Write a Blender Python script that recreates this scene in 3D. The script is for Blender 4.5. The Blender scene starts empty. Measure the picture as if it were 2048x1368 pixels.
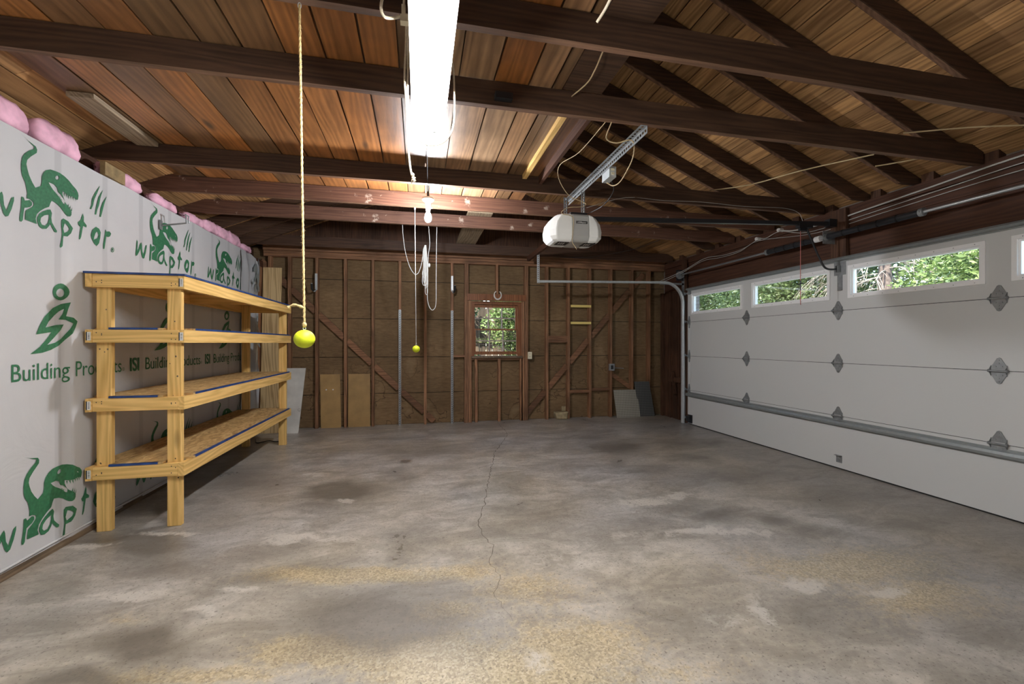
import bpy, bmesh, math, random
from mathutils import Vector, Matrix, noise
R = math.radians
random.seed(7)
SC = bpy.context.scene
C = SC.collection

# ------------------------------------------------------------------ camera
cam_d = bpy.data.cameras.new('camera')
cam = bpy.data.objects.new('camera', cam_d)
C.objects.link(cam)
SC.camera = cam
cam.location = (0, 0, 1.272)
cam.rotation_euler = (R(90), 0, -math.atan(186 / 853.0))
cam_d.sensor_width = 36
cam_d.lens = 36 * 853.0 / 2048
cam_d.shift_y = 2 / 2048.0
cam_d.clip_start = 0.02

# ------------------------------------------------------------------ light
SC.view_settings.view_transform = 'Standard'
SC.view_settings.look = 'None'
SC.view_settings.gamma = 1
SC.view_settings.exposure = 0.12
SC.view_settings.use_curve_mapping = False
SC.render.film_transparent = False
world = bpy.data.worlds.new('sky')
SC.world = world
world.use_nodes = True
wn = world.node_tree
wn.nodes.clear()
sky = wn.nodes.new('ShaderNodeTexSky')
sky.sky_type = 'NISHITA'
sky.sun_disc = False
sky.sun_elevation = R(48)
sky.sun_rotation = R(245)
bg = wn.nodes.new('ShaderNodeBackground')
bg.inputs['Strength'].default_value = 1.6
wo = wn.nodes.new('ShaderNodeOutputWorld')
wn.links.new(sky.outputs[0], bg.inputs[0])
wn.links.new(bg.outputs[0], wo.inputs[0])
sun_d = bpy.data.lights.new('sun', 'SUN')
sun_d.energy = 27.0
sun_d.angle = R(1)
sun_d.color = (1, 0.95, 0.85)
sun = bpy.data.objects.new('sun', sun_d)
C.objects.link(sun)
sun.location = (-6, -6, 12)
sun.rotation_euler = Vector((0.62, 0.42, -0.78)).to_track_quat('-Z', 'Y').to_euler()
TUBE_STRENGTH = 172.0
BULB_STRENGTH = 1900.0

# ------------------------------------------------------------------ materials
def newmat(name):
    m = bpy.data.materials.new(name)
    m.use_nodes = True
    nt = m.node_tree
    return m, nt, nt.nodes['Principled BSDF']

def nd(nt, typ, **kw):
    n = nt.nodes.new('ShaderNode' + typ)
    for k, v in kw.items():
        if k.startswith('i_'):
            n.inputs[k[2:].replace('_', ' ')].default_value = v
        else:
            setattr(n, k, v)
    return n

def lk(nt, a, b):
    nt.links.new(a, b)

def ramp(nt, stops, interp='LINEAR'):
    n = nt.nodes.new('ShaderNodeValToRGB')
    n.color_ramp.interpolation = interp
    e = n.color_ramp.elements
    while len(e) < len(stops):
        e.new(0.5)
    for i, (p, c) in enumerate(stops):
        e[i].position = p
        e[i].color = (c[0], c[1], c[2], 1) if not isinstance(c, (int, float)) else (c, c, c, 1)
    return n

def mixc(nt, fac, a, b, blend='MIX'):
    n = nt.nodes.new('ShaderNodeMix')
    n.data_type = 'RGBA'
    n.blend_type = blend
    for s, v in ((0, fac), (6, a), (7, b)):
        if isinstance(v, (int, float)):
            n.inputs[s].default_value = v
        elif isinstance(v, tuple):
            n.inputs[s].default_value = (v[0], v[1], v[2], 1)
        else:
            nt.links.new(v, n.inputs[s])
    return n.outputs[2]

def mathn(nt, op, a, b=0.0, clamp=False):
    n = nt.nodes.new('ShaderNodeMath')
    n.operation = op
    n.use_clamp = clamp
    for i, v in enumerate((a, b)):
        if isinstance(v, (int, float)):
            n.inputs[i].default_value = v
        else:
            nt.links.new(v, n.inputs[i])
    return n.outputs[0]

def bump(nt, bs, h, strength=0.3, dist=0.01):
    b = nt.nodes.new('ShaderNodeBump')
    b.inputs['Strength'].default_value = strength
    b.inputs['Distance'].default_value = dist
    nt.links.new(h, b.inputs['Height'])
    nt.links.new(b.outputs[0], bs.inputs['Normal'])

def plain(name, col, rough=0.6, metal=0.0, spec=0.5, noise_amt=0.0, nscale=20, bmp=0.0):
    m, nt, b = newmat(name)
    b.inputs['Base Color'].default_value = (*col, 1)
    b.inputs['Roughness'].default_value = rough
    b.inputs['Metallic'].default_value = metal
    b.inputs['Specular IOR Level'].default_value = spec
    if noise_amt or bmp:
        tc = nd(nt, 'TexCoord')
        n = nd(nt, 'TexNoise', i_Scale=nscale, i_Detail=5.0)
        lk(nt, tc.outputs['Object'], n.inputs['Vector'])
        if noise_amt:
            lo = tuple(c * (1 - noise_amt) for c in col)
            hi = tuple(min(1, c * (1 + noise_amt)) for c in col)
            r = ramp(nt, [(0.3, lo), (0.7, hi)])
            lk(nt, n.outputs['Fac'], r.inputs[0])
            lk(nt, r.outputs[0], b.inputs['Base Color'])
        if bmp:
            bump(nt, b, n.outputs['Fac'], bmp, 0.004)
    return m

AX = {'X': (0.7, 9, 9), 'Y': (9, 0.7, 9), 'Z': (9, 9, 0.7)}

def wood(name, dark, light, axis='X', rough=0.65, spec=0.3, tone=None, contrast=1.0, knots=0.0,
         scale=1.0, vary=0.25, scuff=None, dirt=0.0):
    """grained timber; tone = ramp over the per-face 'tone' attribute"""
    m, nt, b = newmat(name)
    b.inputs['Roughness'].default_value = rough
    b.inputs['Specular IOR Level'].default_value = spec
    tc = nd(nt, 'TexCoord')
    info = nd(nt, 'ObjectInfo')
    at = nd(nt, 'Attribute', attribute_name='tone')
    off = nd(nt, 'VectorMath', operation='MULTIPLY_ADD')
    comb = nd(nt, 'CombineXYZ')
    src = at.outputs['Fac'] if tone else info.outputs['Random']
    s1 = mathn(nt, 'MULTIPLY', src, 37.0)
    for i in range(3):
        lk(nt, s1, comb.inputs[i])
    add = nd(nt, 'VectorMath', operation='ADD')
    lk(nt, tc.outputs['Object'], add.inputs[0])
    lk(nt, comb.outputs[0], add.inputs[1])
    mp = nd(nt, 'Mapping')
    mp.inputs['Scale'].default_value = tuple(v * scale for v in AX[axis])
    lk(nt, add.outputs[0], mp.inputs['Vector'])
    warp = nd(nt, 'TexNoise', i_Scale=0.9, i_Detail=2.0)
    lk(nt, mp.outputs[0], warp.inputs['Vector'])
    wv = nd(nt, 'VectorMath', operation='MULTIPLY_ADD')
    lk(nt, warp.outputs['Color'], wv.inputs[0])
    wv.inputs[1].default_value = (1.6, 1.6, 1.6)
    lk(nt, mp.outputs[0], wv.inputs[2])
    rings = nd(nt, 'TexWave', wave_type='RINGS', i_Scale=1.3, i_Distortion=1.5, i_Detail=2.0)
    rings.rings_direction = axis
    lk(nt, wv.outputs[0], rings.inputs['Vector'])
    fine = nd(nt, 'TexNoise', i_Scale=5.0, i_Detail=6.0, i_Roughness=0.65)
    lk(nt, mp.outputs[0], fine.inputs['Vector'])
    g = mathn(nt, 'ADD', mathn(nt, 'MULTIPLY', rings.outputs['Fac'], 0.45 * contrast),
              mathn(nt, 'MULTIPLY', fine.outputs['Fac'], 0.75))
    r = ramp(nt, [(0.18, dark), (0.85, light)])
    lk(nt, g, r.inputs[0])
    col = r.outputs[0]
    if tone:
        tr = ramp(nt, tone)
        lk(nt, at.outputs['Fac'], tr.inputs[0])
        col = mixc(nt, 1.0, col, tr.outputs[0], 'MULTIPLY')
    else:
        v = mathn(nt, 'ADD', mathn(nt, 'MULTIPLY', info.outputs['Random'], vary), 1 - vary / 2)
        vc = nd(nt, 'CombineXYZ')
        for i in range(3):
            lk(nt, v, vc.inputs[i])
        col = mixc(nt, 1.0, col, vc.outputs[0], 'MULTIPLY')
    if knots:
        km = nd(nt, 'Mapping')
        ks = {'X': (1.6, 5, 5), 'Y': (5, 1.6, 5), 'Z': (5, 5, 1.6)}[axis]
        km.inputs['Scale'].default_value = ks
        lk(nt, add.outputs[0], km.inputs['Vector'])
        vor = nd(nt, 'TexVoronoi', feature='F1', i_Scale=0.8)
        lk(nt, km.outputs[0], vor.inputs['Vector'])
        kr = ramp(nt, [(0.05, knots), (0.13, 0.0)])
        lk(nt, vor.outputs['Distance'], kr.inputs[0])
        col = mixc(nt, kr.outputs[0], col, tuple(c * 0.25 for c in dark))
    if dirt:
        dn = nd(nt, 'TexNoise', i_Scale=2.2, i_Detail=6.0)
        lk(nt, tc.outputs['Object'], dn.inputs['Vector'])
        dr = ramp(nt, [(0.42, 0.0), (0.72, dirt)])
        lk(nt, dn.outputs['Fac'], dr.inputs[0])
        col = mixc(nt, dr.outputs[0], col, tuple(c * 0.3 for c in dark))
    if scuff:
        sn = nd(nt, 'TexNoise', i_Scale=7.0, i_Detail=8.0, i_Roughness=0.7)
        lk(nt, tc.outputs['Object'], sn.inputs['Vector'])
        sr = ramp(nt, [(0.61, 0.0), (0.68, 0.65)])
        lk(nt, sn.outputs['Fac'], sr.inputs[0])
        col = mixc(nt, sr.outputs[0], col, scuff)
    lk(nt, col, b.inputs['Base Color'])
    bump(nt, b, fine.outputs['Fac'], 0.25, 0.004)
    return m

M = {}
JD, JL = (0.030, 0.016, 0.010), (0.112, 0.058, 0.034)
M['joist'] = wood('stained joist timber', JD, JL, 'X', rough=0.6, contrast=0.5, knots=0.5)
M['joist_scuffed'] = wood('scuffed joist timber', (0.06, 0.027, 0.017), (0.165, 0.078, 0.048), 'X', contrast=0.5,
                          knots=0.5, scuff=(0.55, 0.45, 0.36))
M['underside_lit'] = wood('timber underside with painted bounce light', (0.10, 0.052, 0.030), (0.30, 0.165, 0.10), 'X', contrast=0.5, knots=0.4, dirt=0.3)  # joist timber lightened to paint in light bounced up from the floor
M['rafter'] = wood('stained rafter timber', (0.032, 0.017, 0.011), (0.125, 0.066, 0.038), 'X', contrast=0.5)
M['beam_y'] = wood('stained header timber', (0.040, 0.017, 0.010), (0.115, 0.048, 0.026), 'Y', contrast=0.6)
M['stud'] = wood('old stud timber', (0.12, 0.058, 0.030), (0.42, 0.215, 0.11), 'Z', contrast=0.7, vary=0.5, dirt=0.45)
M['stud_dark'] = wood('dark stained stud timber', (0.045, 0.021, 0.012), (0.15, 0.07, 0.038), 'Z', contrast=0.6, vary=0.5, dirt=0.6)
M['stud_x'] = wood('old plate timber', (0.11, 0.054, 0.028), (0.36, 0.18, 0.092), 'X', contrast=0.6, vary=0.4, dirt=0.5)
M['deck'] = wood('roof deck boards', (0.24, 0.125, 0.052), (0.66, 0.40, 0.185), 'Y', rough=0.6, contrast=0.75,
                 knots=0.9, tone=[(0.0, (0.62, 0.56, 0.52)), (0.5, (0.86, 0.83, 0.79)), (1.0, (1.1, 1.02, 0.92))], scale=1.0)
M['loft'] = wood('loft floor boards', (0.22, 0.12, 0.058), (0.66, 0.41, 0.21), 'Y', rough=0.38, spec=0.6, contrast=0.5,
                 knots=0.85, dirt=0.45, scale=0.8,
                 tone=[(0.0, (0.36, 0.34, 0.32)), (0.2, (0.50, 0.46, 0.43)), (0.4, (0.74, 0.52, 0.36)), (0.6, (1.0, 0.64, 0.34)),
                       (0.8, (0.98, 1.04, 1.16)), (1.0, (1.05, 0.78, 0.50))])
M['pine_z'] = wood('new pine upright', (0.58, 0.345, 0.095), (0.90, 0.60, 0.225), 'Z', rough=0.5, contrast=0.8, knots=0.75, vary=0.1)
M['pine_x'] = wood('new pine rail across', (0.60, 0.355, 0.10), (0.90, 0.60, 0.225), 'X', rough=0.5, contrast=0.8, knots=0.7, vary=0.1)
M['pine_y'] = wood('new pine rail along', (0.60, 0.355, 0.10), (0.90, 0.60, 0.225), 'Y', rough=0.5, contrast=0.8, knots=0.7, vary=0.1)
M['plank'] = wood('pale pine plank', (0.42, 0.27, 0.12), (0.70, 0.52, 0.27), 'Z', contrast=1.4, vary=0.0, scale=0.8)
M['window_wood'] = wood('varnished window timber', (0.14, 0.052, 0.022), (0.36, 0.15, 0.065), 'Z', rough=0.45, contrast=0.5, vary=0.2)
M['sill_dirty'] = wood('dirty sill timber', (0.10, 0.065, 0.040), (0.32, 0.23, 0.15), 'Y', contrast=0.6, dirt=0.9)
M['grey_plank'] = wood('weathered grey board', (0.17, 0.12, 0.075), (0.42, 0.33, 0.22), 'Y', contrast=0.8)

def osb():
    m, nt, b = newmat('oriented strand board')
    tc = nd(nt, 'TexCoord')
    mp = nd(nt, 'Mapping')
    mp.inputs['Scale'].default_value = (34, 11, 30)
    lk(nt, tc.outputs['Object'], mp.inputs['Vector'])
    v = nd(nt, 'TexVoronoi', i_Scale=1.6)
    lk(nt, mp.outputs[0], v.inputs['Vector'])
    bw = nd(nt, 'SeparateColor')
    lk(nt, v.outputs['Color'], bw.inputs[0])
    n = nd(nt, 'TexNoise', i_Scale=1.5, i_Detail=6.0)
    lk(nt, mp.outputs[0], n.inputs['Vector'])
    f = mathn(nt, 'ADD', mathn(nt, 'MULTIPLY', bw.outputs[0], 0.55), mathn(nt, 'MULTIPLY', n.outputs['Fac'], 0.5))
    r = ramp(nt, [(0.1, (0.27, 0.15, 0.05)), (0.5, (0.52, 0.33, 0.13)), (0.95, (0.74, 0.53, 0.25))])
    lk(nt, f, r.inputs[0])
    lk(nt, r.outputs[0], b.inputs['Base Color'])
    b.inputs['Roughness'].default_value = 0.6
    return m
M['osb'] = osb()

def fibreboard():
    m, nt, b = newmat('brown fibreboard sheathing')
    tc = nd(nt, 'TexCoord')
    mp = nd(nt, 'Mapping')
    mp.inputs['Scale'].default_value = (1, 1, 5)
    lk(nt, tc.outputs['Object'], mp.inputs['Vector'])
    n = nd(nt, 'TexNoise', i_Scale=9.0, i_Detail=8.0, i_Roughness=0.7)
    lk(nt, mp.outputs[0], n.inputs['Vector'])
    big = nd(nt, 'TexNoise', i_Scale=1.6, i_Detail=4.0)
    lk(nt, tc.outputs['Object'], big.inputs['Vector'])
    r = ramp(nt, [(0.25, (0.135, 0.084, 0.040)), (0.8, (0.27, 0.178, 0.094))])
    lk(nt, n.outputs['Fac'], r.inputs[0])
    d = ramp(nt, [(0.35, 0.72), (0.7, 1.15)])
    lk(nt, big.outputs['Fac'], d.inputs[0])
    col = mixc(nt, 1.0, r.outputs[0], d.outputs[0], 'MULTIPLY')
    # tide marks low down
    wv = nd(nt, 'TexNoise', i_Scale=3.2, i_Detail=3.0)
    lk(nt, tc.outputs['Object'], wv.inputs['Vector'])
    wr = ramp(nt, [(0.575, 0.0), (0.59, 0.8), (0.605, 0.0)])
    lk(nt, wv.outputs['Fac'], wr.inputs[0])
    sx = nd(nt, 'SeparateXYZ')
    lk(nt, tc.outputs['Object'], sx.inputs[0])
    zr = ramp(nt, [(0.15, 1.0), (0.75, 0.12)])
    lk(nt, mathn(nt, 'MULTIPLY', sx.outputs[2], 0.5), zr.inputs[0])
    col = mixc(nt, mathn(nt, 'MULTIPLY', wr.outputs[0], zr.outputs[0]), col, (0.035, 0.02, 0.01))
    # pale salts
    pr = ramp(nt, [(0.64, 0.0), (0.72, 0.4)])
    lk(nt, wv.outputs['Fac'], pr.inputs[0])
    col = mixc(nt, mathn(nt, 'MULTIPLY', pr.outputs[0], zr.outputs[0]), col, (0.27, 0.20, 0.12))
    lk(nt, col, b.inputs['Base Color'])
    b.inputs['Roughness'].default_value = 0.8
    b.inputs['Specular IOR Level'].default_value = 0.2
    bump(nt, b, n.outputs['Fac'], 0.2, 0.004)
    return m
M['fibreboard'] = fibreboard()

def concrete():
    m, nt, b = newmat('stained concrete')
    tc = nd(nt, 'TexCoord')
    P = tc.outputs['Object']
    at = nd(nt, 'Attribute', attribute_name='stain')
    sep = nd(nt, 'SeparateColor')
    lk(nt, at.outputs['Color'], sep.inputs[0])
    mid = nd(nt, 'TexNoise', i_Scale=2.0, i_Detail=9.0, i_Roughness=0.62, i_Distortion=0.4)
    lk(nt, P, mid.inputs['Vector'])
    fine = nd(nt, 'TexNoise', i_Scale=26.0, i_Detail=8.0, i_Roughness=0.72)
    lk(nt, P, fine.inputs['Vector'])
    grit = nd(nt, 'TexVoronoi', feature='F1', i_Scale=120.0)
    lk(nt, P, grit.inputs['Vector'])
    base = ramp(nt, [(0.28, (0.248, 0.229, 0.200)), (0.50, (0.445, 0.418, 0.370)), (0.72, (0.64, 0.612, 0.562))])
    lk(nt, mid.outputs['Fac'], base.inputs[0])
    col = base.outputs[0]
    fr = ramp(nt, [(0.3, 0.72), (0.7, 1.22)])
    lk(nt, fine.outputs['Fac'], fr.inputs[0])
    col = mixc(nt, 0.8, col, fr.outputs[0], 'MULTIPLY')
    # mottling: ragged dark blotches and streaks worn in by tyres
    mo = nd(nt, 'Mapping')
    mo.inputs['Rotation'].default_value = (0, 0, R(-14))
    mo.inputs['Scale'].default_value = (1.0, 2.1, 1.0)
    lk(nt, P, mo.inputs['Vector'])
    mot = nd(nt, 'TexNoise', i_Scale=2.6, i_Detail=12.0, i_Roughness=0.72, i_Distortion=0.9)
    lk(nt, mo.outputs[0], mot.inputs['Vector'])
    mr = ramp(nt, [(0.44, 0.0), (0.60, 0.55)])
    lk(nt, mot.outputs['Fac'], mr.inputs[0])
    col = mixc(nt, mr.outputs[0], col, (0.205, 0.183, 0.153))
    lr = ramp(nt, [(0.30, 0.45), (0.40, 0.0)])
    lk(nt, mot.outputs['Fac'], lr.inputs[0])
    col = mixc(nt, lr.outputs[0], col, (0.60, 0.565, 0.51))
    def mask(ch, lo, hi, nz, amt):
        v = mathn(nt, 'ADD', ch, mathn(nt, 'MULTIPLY', mathn(nt, 'SUBTRACT', nz, 0.5), amt))
        r = ramp(nt, [(lo, 0.0), (hi, 1.0)])
        lk(nt, v, r.inputs[0])
        return r.outputs[0]
    # worn patches with the yellow aggregate laid bare
    agg = ramp(nt, [(0.0, (0.17, 0.135, 0.09)), (0.32, (0.30, 0.24, 0.145)), (0.6, (0.56, 0.46, 0.285))])
    lk(nt, grit.outputs['Distance'], agg.inputs[0])
    gcol = nd(nt, 'SeparateColor')
    lk(nt, grit.outputs['Color'], gcol.inputs[0])
    agc = ramp(nt, [(0.0, (0.30, 0.24, 0.15)), (0.6, (0.48, 0.395, 0.24)), (1.0, (0.60, 0.52, 0.36))])
    lk(nt, gcol.outputs[0], agc.inputs[0])
    my = mask(sep.outputs[1], 0.12, 0.42, fine.outputs['Fac'], 1.0)
    col = mixc(nt, mathn(nt, 'MULTIPLY', my, 0.85), col, agc.outputs[0])
    md = mask(sep.outputs[0], 0.10, 0.62, mid.outputs['Fac'], 0.9)
    big = nd(nt, 'TexNoise', i_Scale=0.8, i_Detail=3.0)
    lk(nt, P, big.inputs['Vector'])
    hue = ramp(nt, [(0.35, (1.0, 0.94, 0.86)), (0.65, (0.95, 0.97, 1.04))])
    lk(nt, big.outputs['Fac'], hue.inputs[0])
    col = mixc(nt, 1.0, col, hue.outputs[0], 'MULTIPLY')
    col = mixc(nt, mathn(nt, 'MULTIPLY', md, 0.80), col, (0.125, 0.106, 0.086))
    wnz = nd(nt, 'TexNoise', i_Scale=11.0, i_Detail=9.0, i_Roughness=0.75, i_Distortion=0.8)
    lk(nt, P, wnz.inputs['Vector'])
    mw = mask(sep.outputs[2], 0.22, 0.55, wnz.outputs['Fac'], 2.2)
    mw = mathn(nt, 'MULTIPLY', mw, mathn(nt, 'MULTIPLY', sep.outputs[2], 3.0, True))
    col = mixc(nt, mathn(nt, 'MULTIPLY', mw, 0.7), col, (0.60, 0.56, 0.50))
    # specks and drips
    sp = nd(nt, 'TexVoronoi', feature='F1', i_Scale=5.5, i_Randomness=1.0)
    lk(nt, P, sp.inputs['Vector'])
    sr = ramp(nt, [(0.035, 0.55), (0.06, 0.0)])
    lk(nt, sp.outputs['Distance'], sr.inputs[0])
    col = mixc(nt, sr.outputs[0], col, (0.13, 0.105, 0.085))
    pit = nd(nt, 'TexNoise', i_Scale=75.0, i_Detail=3.0)
    lk(nt, P, pit.inputs['Vector'])
    pr = ramp(nt, [(0.60, 0.0), (0.68, 0.65)])
    lk(nt, pit.outputs['Fac'], pr.inputs[0])
    col = mixc(nt, pr.outputs[0], col, (0.10, 0.085, 0.065))
    lk(nt, col, b.inputs['Base Color'])
    rr = ramp(nt, [(0.3, 0.27), (0.75, 0.44)])
    lk(nt, mid.outputs['Fac'], rr.inputs[0])
    lk(nt, rr.outputs[0], b.inputs['Roughness'])
    b.inputs['Specular IOR Level'].default_value = 0.45
    h = mathn(nt, 'ADD', mathn(nt, 'MULTIPLY', fine.outputs['Fac'], 0.7), mathn(nt, 'MULTIPLY', my, 0.25))
    bump(nt, b, h, 0.35, 0.006)
    return m
M['concrete'] = concrete()
M['crack'] = plain('dark crack grit', (0.13, 0.11, 0.09), 0.95)  # dark grit colour for the thin ribbons along the floor cracks

def wrapmat():
    m, nt, b = newmat('white woven house wrap')
    tc = nd(nt, 'TexCoord')
    P = tc.outputs['Object']
    sx = nd(nt, 'SeparateXYZ')
    lk(nt, P, sx.inputs[0])
    # the studs behind show through the thin sheet as grey bands
    t = mathn(nt, 'FRACT', mathn(nt, 'MULTIPLY', mathn(nt, 'ADD', sx.outputs[1], 10 - 2.80), 1 / 0.405))
    band = ramp(nt, [(0.0, 1.0), (0.05, 1.0), (0.075, 0.0), (0.925, 0.0), (0.95, 1.0)])
    lk(nt, t, band.inputs[0])
    n = nd(nt, 'TexNoise', i_Scale=1.4, i_Detail=5.0)
    lk(nt, P, n.inputs['Vector'])
    w1 = nd(nt, 'TexWave', i_Scale=55.0, bands_direction='Y')
    w2 = nd(nt, 'TexWave', i_Scale=55.0, bands_direction='Z')
    lk(nt, P, w1.inputs['Vector'])
    lk(nt, P, w2.inputs['Vector'])
    weave = mathn(nt, 'ADD', w1.outputs['Fac'], w2.outputs['Fac'])
    r = ramp(nt, [(0.3, (0.52, 0.517, 0.525)), (0.7, (0.59, 0.587, 0.59))])
    lk(nt, n.outputs['Fac'], r.inputs[0])
    col = mixc(nt, mathn(nt, 'MULTIPLY', band.outputs[0], 0.5), r.outputs[0], (0.40, 0.40, 0.41))
    lk(nt, col, b.inputs['Base Color'])
    b.inputs['Roughness'].default_value = 0.55
    b.inputs['Specular IOR Level'].default_value = 0.35
    fold = nd(nt, 'TexNoise', i_Scale=2.5, i_Detail=4.0, i_Distortion=1.2)
    lk(nt, P, fold.inputs['Vector'])
    bump(nt, b, mathn(nt, 'ADD', mathn(nt, 'MULTIPLY', weave, 0.006), fold.outputs['Fac']), 0.35, 0.03)
    return m
M['wrap'] = wrapmat()
M['print'] = plain('green ink', (0.030, 0.155, 0.070), 0.6, noise_amt=0.25, nscale=60)
M['flap'] = plain('shiny grey wrap flap', (0.44, 0.45, 0.46), 0.25, spec=0.7, bmp=0.9, nscale=5)
M['flap_print'] = plain('grey ink showing through', (0.20, 0.25, 0.26), 0.35)
M['pink'] = plain('pink glass wool', (0.80, 0.44, 0.56), 0.95, noise_amt=0.3, nscale=9, bmp=1.0)
M['kraft'] = plain('tan paper facing', (0.27, 0.19, 0.09), 0.8, noise_amt=0.3)
M['blue'] = plain('blue painted edge', (0.018, 0.055, 0.20), 0.5, noise_amt=0.4, nscale=14)
M['sticker'] = plain('white paper sticker', (0.80, 0.79, 0.77), 0.6)
M['ink'] = plain('black ink', (0.02, 0.02, 0.025), 0.6)
M['galv'] = plain('galvanised steel', (0.62, 0.66, 0.67), 0.38, metal=0.45, noise_amt=0.07, nscale=35)
M['galv_dull'] = plain('dull galvanised steel', (0.30, 0.315, 0.32), 0.42, metal=0.5, noise_amt=0.15, nscale=30)
M['galv_strut'] = plain('grey galvanised strut', (0.33, 0.36, 0.36), 0.35, metal=0.5, noise_amt=0.06, nscale=35)
M['steel_dark'] = plain('dark oiled steel', (0.018, 0.019, 0.022), 0.38, spec=0.5)
M['shaft'] = plain('steel shaft', (0.45, 0.47, 0.49), 0.32, metal=0.6)
M['doorwhite'] = plain('white embossed door steel', (0.60, 0.605, 0.595), 0.55, spec=0.35, bmp=0.12, nscale=60)
M['vinyl'] = plain('white window trim', (0.90, 0.90, 0.90), 0.4)
M['rubber'] = plain('black rubber', (0.012, 0.012, 0.012), 0.8)
M['opener_white'] = plain('off white plastic', (0.86, 0.87, 0.85), 0.35)
M['opener_grey'] = plain('grey plastic', (0.40, 0.40, 0.385), 0.45)
M['black'] = plain('black plastic', (0.015, 0.015, 0.017), 0.4)
M['ball'] = plain('yellow rubber ball', (0.68, 0.78, 0.02), 0.55, noise_amt=0.12, nscale=30, bmp=0.2)
M['jute'] = plain('jute rope', (0.56, 0.42, 0.19), 0.9, noise_amt=0.3, nscale=120, bmp=0.6)
M['cotton'] = plain('cotton rope', (0.68, 0.60, 0.45), 0.85, noise_amt=0.15, nscale=150, bmp=0.4)
M['whitecord'] = plain('white cord', (0.36, 0.36, 0.34), 0.8)
M['cable'] = plain('grey white cable', (0.50, 0.49, 0.46), 0.5)
M['cable_tan'] = plain('tan cable', (0.55, 0.42, 0.24), 0.6)
M['redcord'] = plain('faded red cord', (0.50, 0.16, 0.14), 0.7)
M['enamel'] = plain('white enamel', (0.82, 0.82, 0.80), 0.3)
M['porcelain'] = plain('white porcelain', (0.75, 0.74, 0.70), 0.25)
M['ivory'] = plain('ivory plastic', (0.72, 0.66, 0.48), 0.4)
M['whitepanel'] = plain('scuffed white board', (0.58, 0.57, 0.53), 0.5, noise_amt=0.16, nscale=5)
M['hardboard'] = plain('tan hardboard', (0.36, 0.225, 0.085), 0.55, noise_amt=0.16, nscale=6)
M['yellowstick'] = plain('yellow painted stick', (0.80, 0.62, 0.20), 0.6)
M['whitewood'] = plain('white paint on wood', (0.66, 0.66, 0.63), 0.5)
M['muntin'] = plain('weathered painted bars', (0.36, 0.30, 0.27), 0.6, noise_amt=0.5, nscale=50)
M['horseshoe'] = plain('white painted iron', (0.68, 0.65, 0.60), 0.6, noise_amt=0.15)
M['fallen'] = plain('pale foam scrap', (0.36, 0.29, 0.17), 0.8, noise_amt=0.3, nscale=20)
M['drywall'] = plain('painted wall', (0.82, 0.81, 0.79), 0.8)
M['roofing'] = plain('tar paper', (0.02, 0.018, 0.016), 0.9)
M['hidden_wall'] = plain('grey sheathing', (0.20, 0.17, 0.14), 0.9)

def glassmat():
    m, nt, b = newmat('window glass')
    nt.nodes.remove(b)
    out = [n for n in nt.nodes if n.type == 'OUTPUT_MATERIAL'][0]
    tr = nd(nt, 'BsdfTransparent')
    tr.inputs[0].default_value = (0.95, 0.97, 0.96, 1)
    gl = nd(nt, 'BsdfGlossy')
    gl.inputs['Roughness'].default_value = 0.03
    lw = nd(nt, 'LayerWeight', i_Blend=0.35)
    mx = nd(nt, 'MixShader')
    lk(nt, mathn(nt, 'MULTIPLY', lw.outputs['Fresnel'], 0.45), mx.inputs[0])
    lk(nt, tr.outputs[0], mx.inputs[1])
    lk(nt, gl.outputs[0], mx.inputs[2])
    lk(nt, mx.outputs[0], out.inputs[0])
    return m
M['glass'] = glassmat()

def emit(name, col, s):
    m, nt, b = newmat(name)
    b.inputs['Base Color'].default_value = (0.9, 0.9, 0.9, 1)
    b.inputs['Emission Color'].default_value = (*col, 1)
    b.inputs['Emission Strength'].default_value = s
    return m
M['tube'] = emit('lit fluorescent tube', (1.0, 0.985, 0.96), TUBE_STRENGTH)
M['bulb'] = emit('lit bulb glass', (0.93, 0.95, 1.0), BULB_STRENGTH)

def diamond():
    m, nt, b = newmat('tread plate metal')
    tc = nd(nt, 'TexCoord')
    mp = nd(nt, 'Mapping')
    mp.inputs['Rotation'].default_value = (0, R(45), 0)
    flat = nd(nt, 'VectorMath', operation='MULTIPLY')
    flat.inputs[1].default_value = (1, 0, 1)
    lk(nt, tc.outputs['Object'], flat.inputs[0])
    lk(nt, flat.outputs[0], mp.inputs['Vector'])
    ch = nd(nt, 'TexChecker', i_Scale=48.0)
    ch.inputs['Color1'].default_value = (0.50, 0.48, 0.41, 1)
    ch.inputs['Color2'].default_value = (0.25, 0.24, 0.205, 1)
    lk(nt, mp.outputs[0], ch.inputs['Vector'])
    info = nd(nt, 'ObjectInfo')
    lk(nt, ch.outputs['Color'], b.inputs['Base Color'])
    b.inputs['Metallic'].default_value = 0.3
    b.inputs['Roughness'].default_value = 0.45
    bump(nt, b, ch.outputs['Fac'], 0.6, 0.003)
    return m
M['tread'] = diamond()
def diamond_dark():
    m = M['tread'].copy()
    m.name = 'dark tread plate'
    for n in m.node_tree.nodes:
        if n.type == 'TEX_CHECKER':
            n.inputs['Color1'].default_value = (0.17, 0.175, 0.17, 1)
            n.inputs['Color2'].default_value = (0.07, 0.073, 0.072, 1)
    return m
M['tread_dark'] = diamond_dark()

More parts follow.
